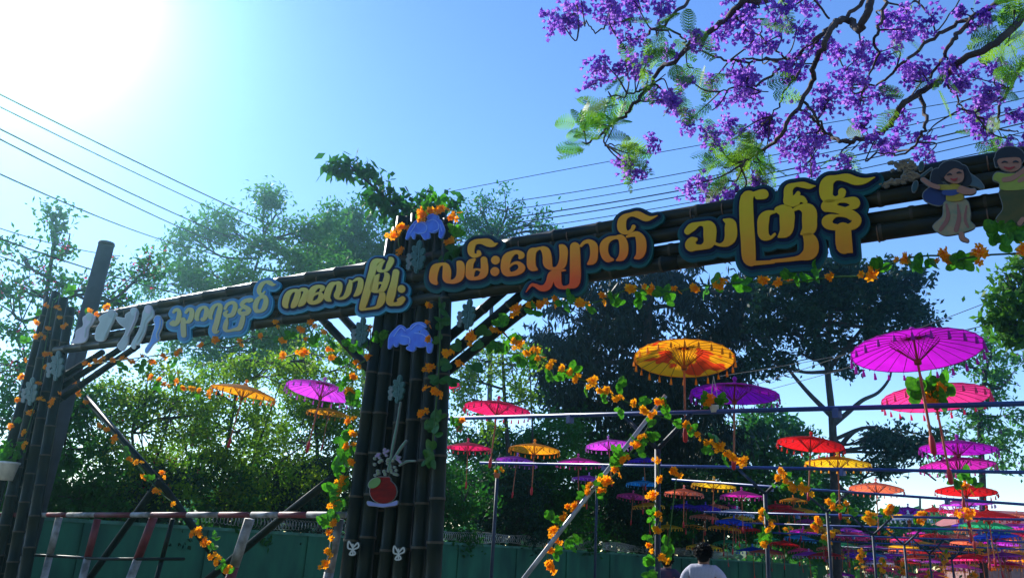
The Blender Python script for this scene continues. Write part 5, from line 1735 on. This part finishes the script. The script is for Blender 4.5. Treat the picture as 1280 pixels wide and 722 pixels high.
# ------------------------------------------------------------------ utility pole and wires
pole_top, pole_bot = at(133, 306, 16.5), at(95, 450, 16.5)
mb = MB()
ax = pole_top.copy()
ft = np.array([pole_top[0], pole_top[1], 0])
dv = (pole_top - pole_bot) / (pole_top - pole_bot)[2]
ft = pole_top - dv * pole_top[2]
up_ = empty('utility_pole', ft, 'dark leaning utility pole in the haze behind the far left beam', 'utility pole')
mb.tube([ft, pole_top], [.20, .155], 14)
mb.build('shaft', mat('dark_pole_wood', (.035, .04, .05), .8, var=.2), up_, True)
mb = MB()
mb.tube([pole_top, pole_top + np.array([0, 0, .05])], [.165, .15], 14)
mb.build('cap', mat('pole_cap_metal', (.1, .11, .12), .6, metal=.5), up_, True)
wire_m = mat('black_cable', (.012, .014, .018), .6)


def wire(p0, p1, d0, d1, sag, r, lab, group):
    a, b = at(*p0, d0), at(*p1, d1)
    t = np.linspace(0, 1, 17)[:, None]
    pts = a * (1 - t) + b * t
    pts[:, 2] -= sag * 4 * (t * (1 - t))[:, 0]
    mb = MB()
    mb.tube(pts, r, 5)
    tag(mb.build('power_line', wire_m, base=a), lab, 'cable', group)


nm = ['topmost', 'second', 'third', 'fourth', 'fifth', 'sixth', 'seventh', 'lowest']
for i, (a, b, d0, d1, r) in enumerate((((-60, 88), (440, 322), 9, 26, .011), ((-60, 104), (420, 325), 9, 26, .009), ((-60, 131), (345, 318), 9, 25, .011), ((-60, 143), (320, 322), 9, 25, .011),
                                       ((-60, 190), (240, 310), 9, 24, .011), ((-60, 264), (150, 320), 14, 20, .010), ((-60, 276), (250, 372), 12, 24, .014))):
    wire(a, b, d0, d1, .12, r, f'{nm[i] if i < 6 else "lowest"} of the black cables slanting down from the left edge', 'cables at the left')
for i, (a, b, r) in enumerate((((560, 240), (1400, 95), .010), ((640, 252), (1400, 92), .012), ((640, 262), (1400, 104), .012), ((640, 272), (1400, 116), .018), ((640, 279), (1400, 124), .016), ((640, 288), (1400, 136), .012), ((640, 297), (1400, 150), .012), ((640, 308), (1400, 172), .012))):
    wire(a, b, 24, 18, -.1 if i == 0 else .25, r, f'{nm[i]} of the black cables rising to the right above the beam', 'cables at the right')
for i, (a, b) in enumerate((((930, 485), (1330, 340)), ((940, 492), (1330, 372)), ((900, 470), (1330, 384)), ((800, 430), (960, 421)))):
    wire(a, b, 26 if i < 3 else 19, 18, .1, .010, ['thin cable rising in front of the big dark tree, highest of three', 'thin cable rising in front of the big dark tree, lowest at its left end', 'thin cable rising in front of the big dark tree, flattest of three', 'short thin cable behind the big orange parasol'][i], 'thin cables behind the parasols')

# ------------------------------------------------------------------ far hall with red roof
hb = at(1262, 690, 70)
hb[2] = 0
hall = empty('distant_hall', hb, 'distant hall with a red roof at the right edge behind the parasol rows', 'building')
mb = MB()
hz = at(1262, 660, 70)[2]
rz_ = at(1262, 636, 70)[2]
mb.box(hb + np.array([4, 0, hz / 2]), (16, 8, hz), -.2)
mb.build('wall', mat('hall_wall', (.30, .16, .14), .8, var=.2), hall)
mb = MB()
ca, sa = math.cos(-.2), math.sin(-.2)
rot = lambda x, y, z: hb + np.array([4 + x * ca - y * sa, x * sa + y * ca, z])
mb.add([rot(-9, -5, hz), rot(9, -5, hz), rot(9, 5, hz), rot(-9, 5, hz), rot(-7, 0, rz_), rot(7, 0, rz_)], [(0, 1, 5, 4), (1, 2, 5), (2, 3, 4, 5), (3, 0, 4), (3, 2, 1, 0)])
mb.build('roof', mat('red_tin_roof', (.28, .05, .035), .6, var=.2, vscale=2), hall)
for k in range(4):
    mb = MB()
    c = rot(-6 + 4 * k, -4.03, hz * .55)
    mb.box(c, (1.4, .06, hz * .35), -.2)
    mb.build('window', mat('hall_window_glass', (.03, .04, .05), .15, spec=.6), hall)

# ------------------------------------------------------------------ people
def skin_mesh(name, joints, edges, radii, m, parent, sub=2, root=0):
    me = bpy.data.meshes.new(name)
    off = OFF[parent.name]
    me.from_pydata([tuple(np.array(j) - off) for j in joints], edges, [])
    o = bpy.data.objects.new(name + '_tmp', me)
    COL.objects.link(o)
    o.modifiers.new('skin', 'SKIN').use_smooth_shade = True
    sv = me.skin_vertices[0].data
    for i, r in enumerate(radii):
        sv[i].radius = r if isinstance(r, tuple) else (r, r)
        sv[i].use_root = i == root
    s = o.modifiers.new('sub', 'SUBSURF')
    s.levels = s.render_levels = sub
    dg = bpy.context.evaluated_depsgraph_get()
    me2 = bpy.data.meshes.new_from_object(o.evaluated_get(dg))
    bpy.data.objects.remove(o)
    me2.materials.clear()
    me2.materials.append(m)
    me2.polygons.foreach_set('use_smooth', np.ones(len(me2.polygons), bool))
    q = bpy.data.objects.new(name, me2)
    COL.objects.link(q)
    q.parent = parent
    OFF[q.name] = off
    return q


skin_m = mat('brown_skin', (.22, .10, .06), .55, var=.08)
hairb = mat('black_hair', (.004, .004, .005), .7, var=.3, vscale=40, bump=.3, bscale=120, spec=.15)


def check_mat(name, c1, c2):
    m = bpy.data.materials.new(name)
    m.use_nodes = True
    n, l = m.node_tree.nodes, m.node_tree.links
    tc = n.new('ShaderNodeTexCoord')
    br = n.new('ShaderNodeTexWave')
    br.inputs['Scale'].default_value = 22
    br.inputs['Distortion'].default_value = 1.2
    br2 = n.new('ShaderNodeTexNoise')
    br2.inputs['Scale'].default_value = 60
    mx = n.new('ShaderNodeMixRGB')
    l.new(tc.outputs['Object'], br.inputs['Vector'])
    l.new(tc.outputs['Object'], br2.inputs['Vector'])
    ad = n.new('ShaderNodeMath')
    ad.operation = 'MULTIPLY'
    l.new(br.outputs['Fac'], ad.inputs[0])
    l.new(br2.outputs['Fac'], ad.inputs[1])
    l.new(ad.outputs[0], mx.inputs[0])
    mx.inputs[1].default_value = (*c1, 1)
    mx.inputs[2].default_value = (*c2, 1)
    p = n['Principled BSDF']
    l.new(mx.outputs[0], p.inputs['Base Color'])
    p.inputs['Roughness'].default_value = .85
    b = n.new('ShaderNodeBump')
    b.inputs['Strength'].default_value = .35
    nz = n.new('ShaderNodeTexNoise')
    nz.inputs['Scale'].default_value = 9
    l.new(tc.outputs['Object'], nz.inputs['Vector'])
    l.new(nz.outputs['Fac'], b.inputs['Height'])
    l.new(b.outputs[0], p.inputs['Normal'])
    return m


def person(x, ytop, d, H, label, shirt, trouser, yaw, hair_len=0.0):
    top = at(x, ytop, d)
    base = np.array([top[0], top[1], 0.0])
    H = top[2]
    root = empty('person', base, label, 'person')
    k = H / 1.72
    cy_, sy_ = math.cos(yaw), math.sin(yaw)

    def J(lx, fy, z):   # lx to the person's right, fy forward
        return (base[0] + (lx * cy_ - fy * sy_) * k, base[1] + (lx * sy_ + fy * cy_) * k, z * k)
    # body: one skin from pelvis through torso, head, arms and legs
    jn = [J(0, 0, .93), J(0, .01, 1.10), J(0, .0, 1.28), J(0, -.01, 1.40), J(0, .0, 1.47), J(0, .015, 1.54), J(0, .025, 1.61), J(0, .02, 1.655),
          J(.17, -.01, 1.385), J(.215, -.02, 1.12), J(.23, .05, .87), J(.225, .08, .78),
          J(-.17, -.01, 1.385), J(-.215, -.02, 1.12), J(-.23, .05, .87), J(-.225, .08, .78),
          J(.09, 0, .86), J(.10, .03, .48), J(.10, -.02, .09), J(.105, .13, .035),
          J(-.09, 0, .86), J(-.10, -.01, .48), J(-.10, -.06, .09), J(-.105, .09, .035)]
    ed = [(0, 1), (1, 2), (2, 3), (3, 4), (4, 5), (5, 6), (6, 7), (3, 8), (8, 9), (9, 10), (10, 11), (3, 12), (12, 13), (13, 14), (14, 15),
          (0, 16), (16, 17), (17, 18), (18, 19), (0, 20), (20, 21), (21, 22), (22, 23)]
    rd = [.13, .125, .14, .12, .058, .07, .088, .07, .058, .043, .034, .036, .058, .043, .034, .036, .085, .058, .042, .04, .085, .058, .042, .04]
    skin_mesh('body', jn, ed, [r * k for r in rd], skin_m, root)
    # fingers and thumb of each hand
    for sg, b in ((1, 11), (-1, 15)):
        pb = np.array(jn[b])
        for f in range(4):
            o_ = np.array(J(0, (f - 1.5) * .018, 0)) - base
            hand = [pb + o_ + np.array([0, 0, -.02]), pb + o_ + np.array([0, 0, -.065 - .008 * (1.5 - abs(f - 1.5))]), pb + o_ * 1.0 + (np.array(J(-.015 * sg, 0, 0)) - base) + np.array([0, 0, -.10 - .01 * (1.5 - abs(f - 1.5))])]
            skin_mesh('finger', hand, [(0, 1), (1, 2)], [.0095, .0085, .007], skin_m, root, 1)
        th_ = [pb, pb + (np.array(J(-.012 * sg, .035, 0)) - base) + np.array([0, 0, -.025]), pb + (np.array(J(-.018 * sg, .045, 0)) - base) + np.array([0, 0, -.06])]
        skin_mesh('thumb', th_, [(0, 1), (1, 2)], [.012, .010, .008], skin_m, root, 1)
    sh = [J(0, 0, .86), J(0, .01, 1.08), J(0, 0, 1.26), J(0, -.012, 1.385), J(0, -.008, 1.445), J(.12, -.012, 1.40), J(.19, -.012, 1.36), J(.222, -.02, 1.16),
          J(-.12, -.012, 1.40), J(-.19, -.012, 1.36), J(-.222, -.02, 1.16)]
    skin_mesh('shirt', sh, [(0, 1), (1, 2), (2, 3), (3, 4), (3, 5), (5, 6), (6, 7), (3, 8), (8, 9), (9, 10)],
              [(.175 * k, .14 * k), (.165 * k, .135 * k), (.185 * k, .14 * k), (.135 * k, .115 * k), .078 * k, .098 * k, .083 * k, .078 * k, .098 * k, .083 * k, .078 * k], shirt, root)
    mb = MB()
    c = np.array(J(0, -.004, 1.452))
    mb.lathe(c, [(.078 * k, -.02), (.075 * k, .01), (.070 * k, .034), (.074 * k, .036), (.082 * k, .008), (.088 * k, -.018)], 18)
    mb.build('collar', shirt, root, True)
    tr_ = [J(0, 0, .93), J(.085, 0, .84), J(.10, .03, .48), J(.10, -.02, .10), J(-.085, 0, .84), J(-.10, -.01, .48), J(-.10, -.06, .10)]
    skin_mesh('trousers', tr_, [(0, 1), (1, 2), (2, 3), (0, 4), (4, 5), (5, 6)], [.15 * k, .105 * k, .08 * k, .065 * k, .105 * k, .08 * k, .065 * k], trouser, root)
    # hair: a cap of short strands round the back and top of the skull
    mb = MB()
    hc = np.array(J(0, .0, 1.628))
    mb.ball(hc, .1 * k, 20, sc=(.86, 1.0, 1.02))
    mb.ball(hc + (np.array(J(0, -.02, -.045)) - base), .085 * k, 16, sc=(.9, .95, .95))
    rr2 = np.random.default_rng(3)
    for _ in range(1500):
        dv = rr2.normal(size=3)
        dv[2] = abs(dv[2]) * .8 - .55
        dv /= np.linalg.norm(dv)
        fw = dv[0] * -sy_ + dv[1] * cy_
        if fw > .45 and dv[2] < .35:
            continue
        p0 = hc + dv * np.array([.086, .098, .1]) * k
        dd = dv * .5 + rr2.normal(size=3) * .35 + np.array([0, 0, -.5])
        dd /= np.linalg.norm(dd)
        L = rr2.uniform(.02, .045)
        sd_ = np.cross(dd, dv)
        sd_ /= np.linalg.norm(sd_) + 1e-9
        mb.add([p0 - sd_ * .006, p0 + sd_ * .006, p0 + dd * L + dv * .006], [(0, 1, 2)])
    mb.build('hair', hairb, root, True)
    for sg in (-1, 1):
        mb = MB()
        mb.ball(J(.088 * sg, .01, 1.60), .026 * k, 10, sc=(.4, .7, 1.15))
        mb.build('ear', skin_m, root, True)
        mb = MB()
        mb.ball(J(.032 * sg, .108, 1.625), .012 * k, 8)
        mb.build('eye', mat('eye_white', (.6, .58, .55), .3), root, True)
        mb = MB()
        mb.ball(J(.105 * sg, .045 if sg > 0 else .0, .045), .06 * k, 12, sc=(.8, 1.9, .7))
        mb.build('shoe', mat('black_shoe', (.02, .02, .02), .5), root, True)
    mb = MB()
    a_, b_ = np.array(J(0, .105, 1.632)), np.array(J(0, .128, 1.592))
    mb.tube([a_, b_], [.008 * k, .016 * k], 8)
    mb.build('nose', skin_m, root, True)
    mb = MB()
    mb.tube([J(-.024, .103, 1.565), J(0, .112, 1.563), J(.024, .103, 1.565)], .006, 6)
    mb.build('mouth', mat('lip_skin', (.28, .08, .07), .5), root, True)
    return root


denim = mat('dark_trouser_cloth', (.02, .025, .05), .9, var=.2)
person(879, 678, 9.3, 1.72, 'man with short black hair in a pale checked shirt seen from behind', check_mat('pale_checked_shirt', (.42, .43, .52), (.22, .23, .33)), denim, -R(25))
person(834, 691, 12.5, 1.65, 'person with black hair in dark clothes further on, left of the man', mat('dark_blue_cloth', (.02, .025, .06), .9, col2=(.08, .03, .06), vscale=8), denim, -R(30))

# ------------------------------------------------------------------ air: cyan volume standing in mostly for lens flare
FLARE_HAZE = True
if FLARE_HAZE:
    mb = MB()
    mb.box((0, 36, 10.5), (120, 100, 23))
    hz_m = bpy.data.materials.new('flare_veil_haze')
    hz_m.use_nodes = True
    n, l = hz_m.node_tree.nodes, hz_m.node_tree.links
    n.clear()
    vo = n.new('ShaderNodeVolumePrincipled')
    vo.inputs['Color'].default_value = (.40, .84, 1.0, 1)
    vo.inputs['Density'].default_value = .0014
    vo.inputs['Anisotropy'].default_value = .93
    oo = n.new('ShaderNodeOutputMaterial')
    l.new(vo.outputs[0], oo.inputs['Volume'])
    hzo = mb.build('haze', hz_m)
    hzo['kind'] = 'stuff'
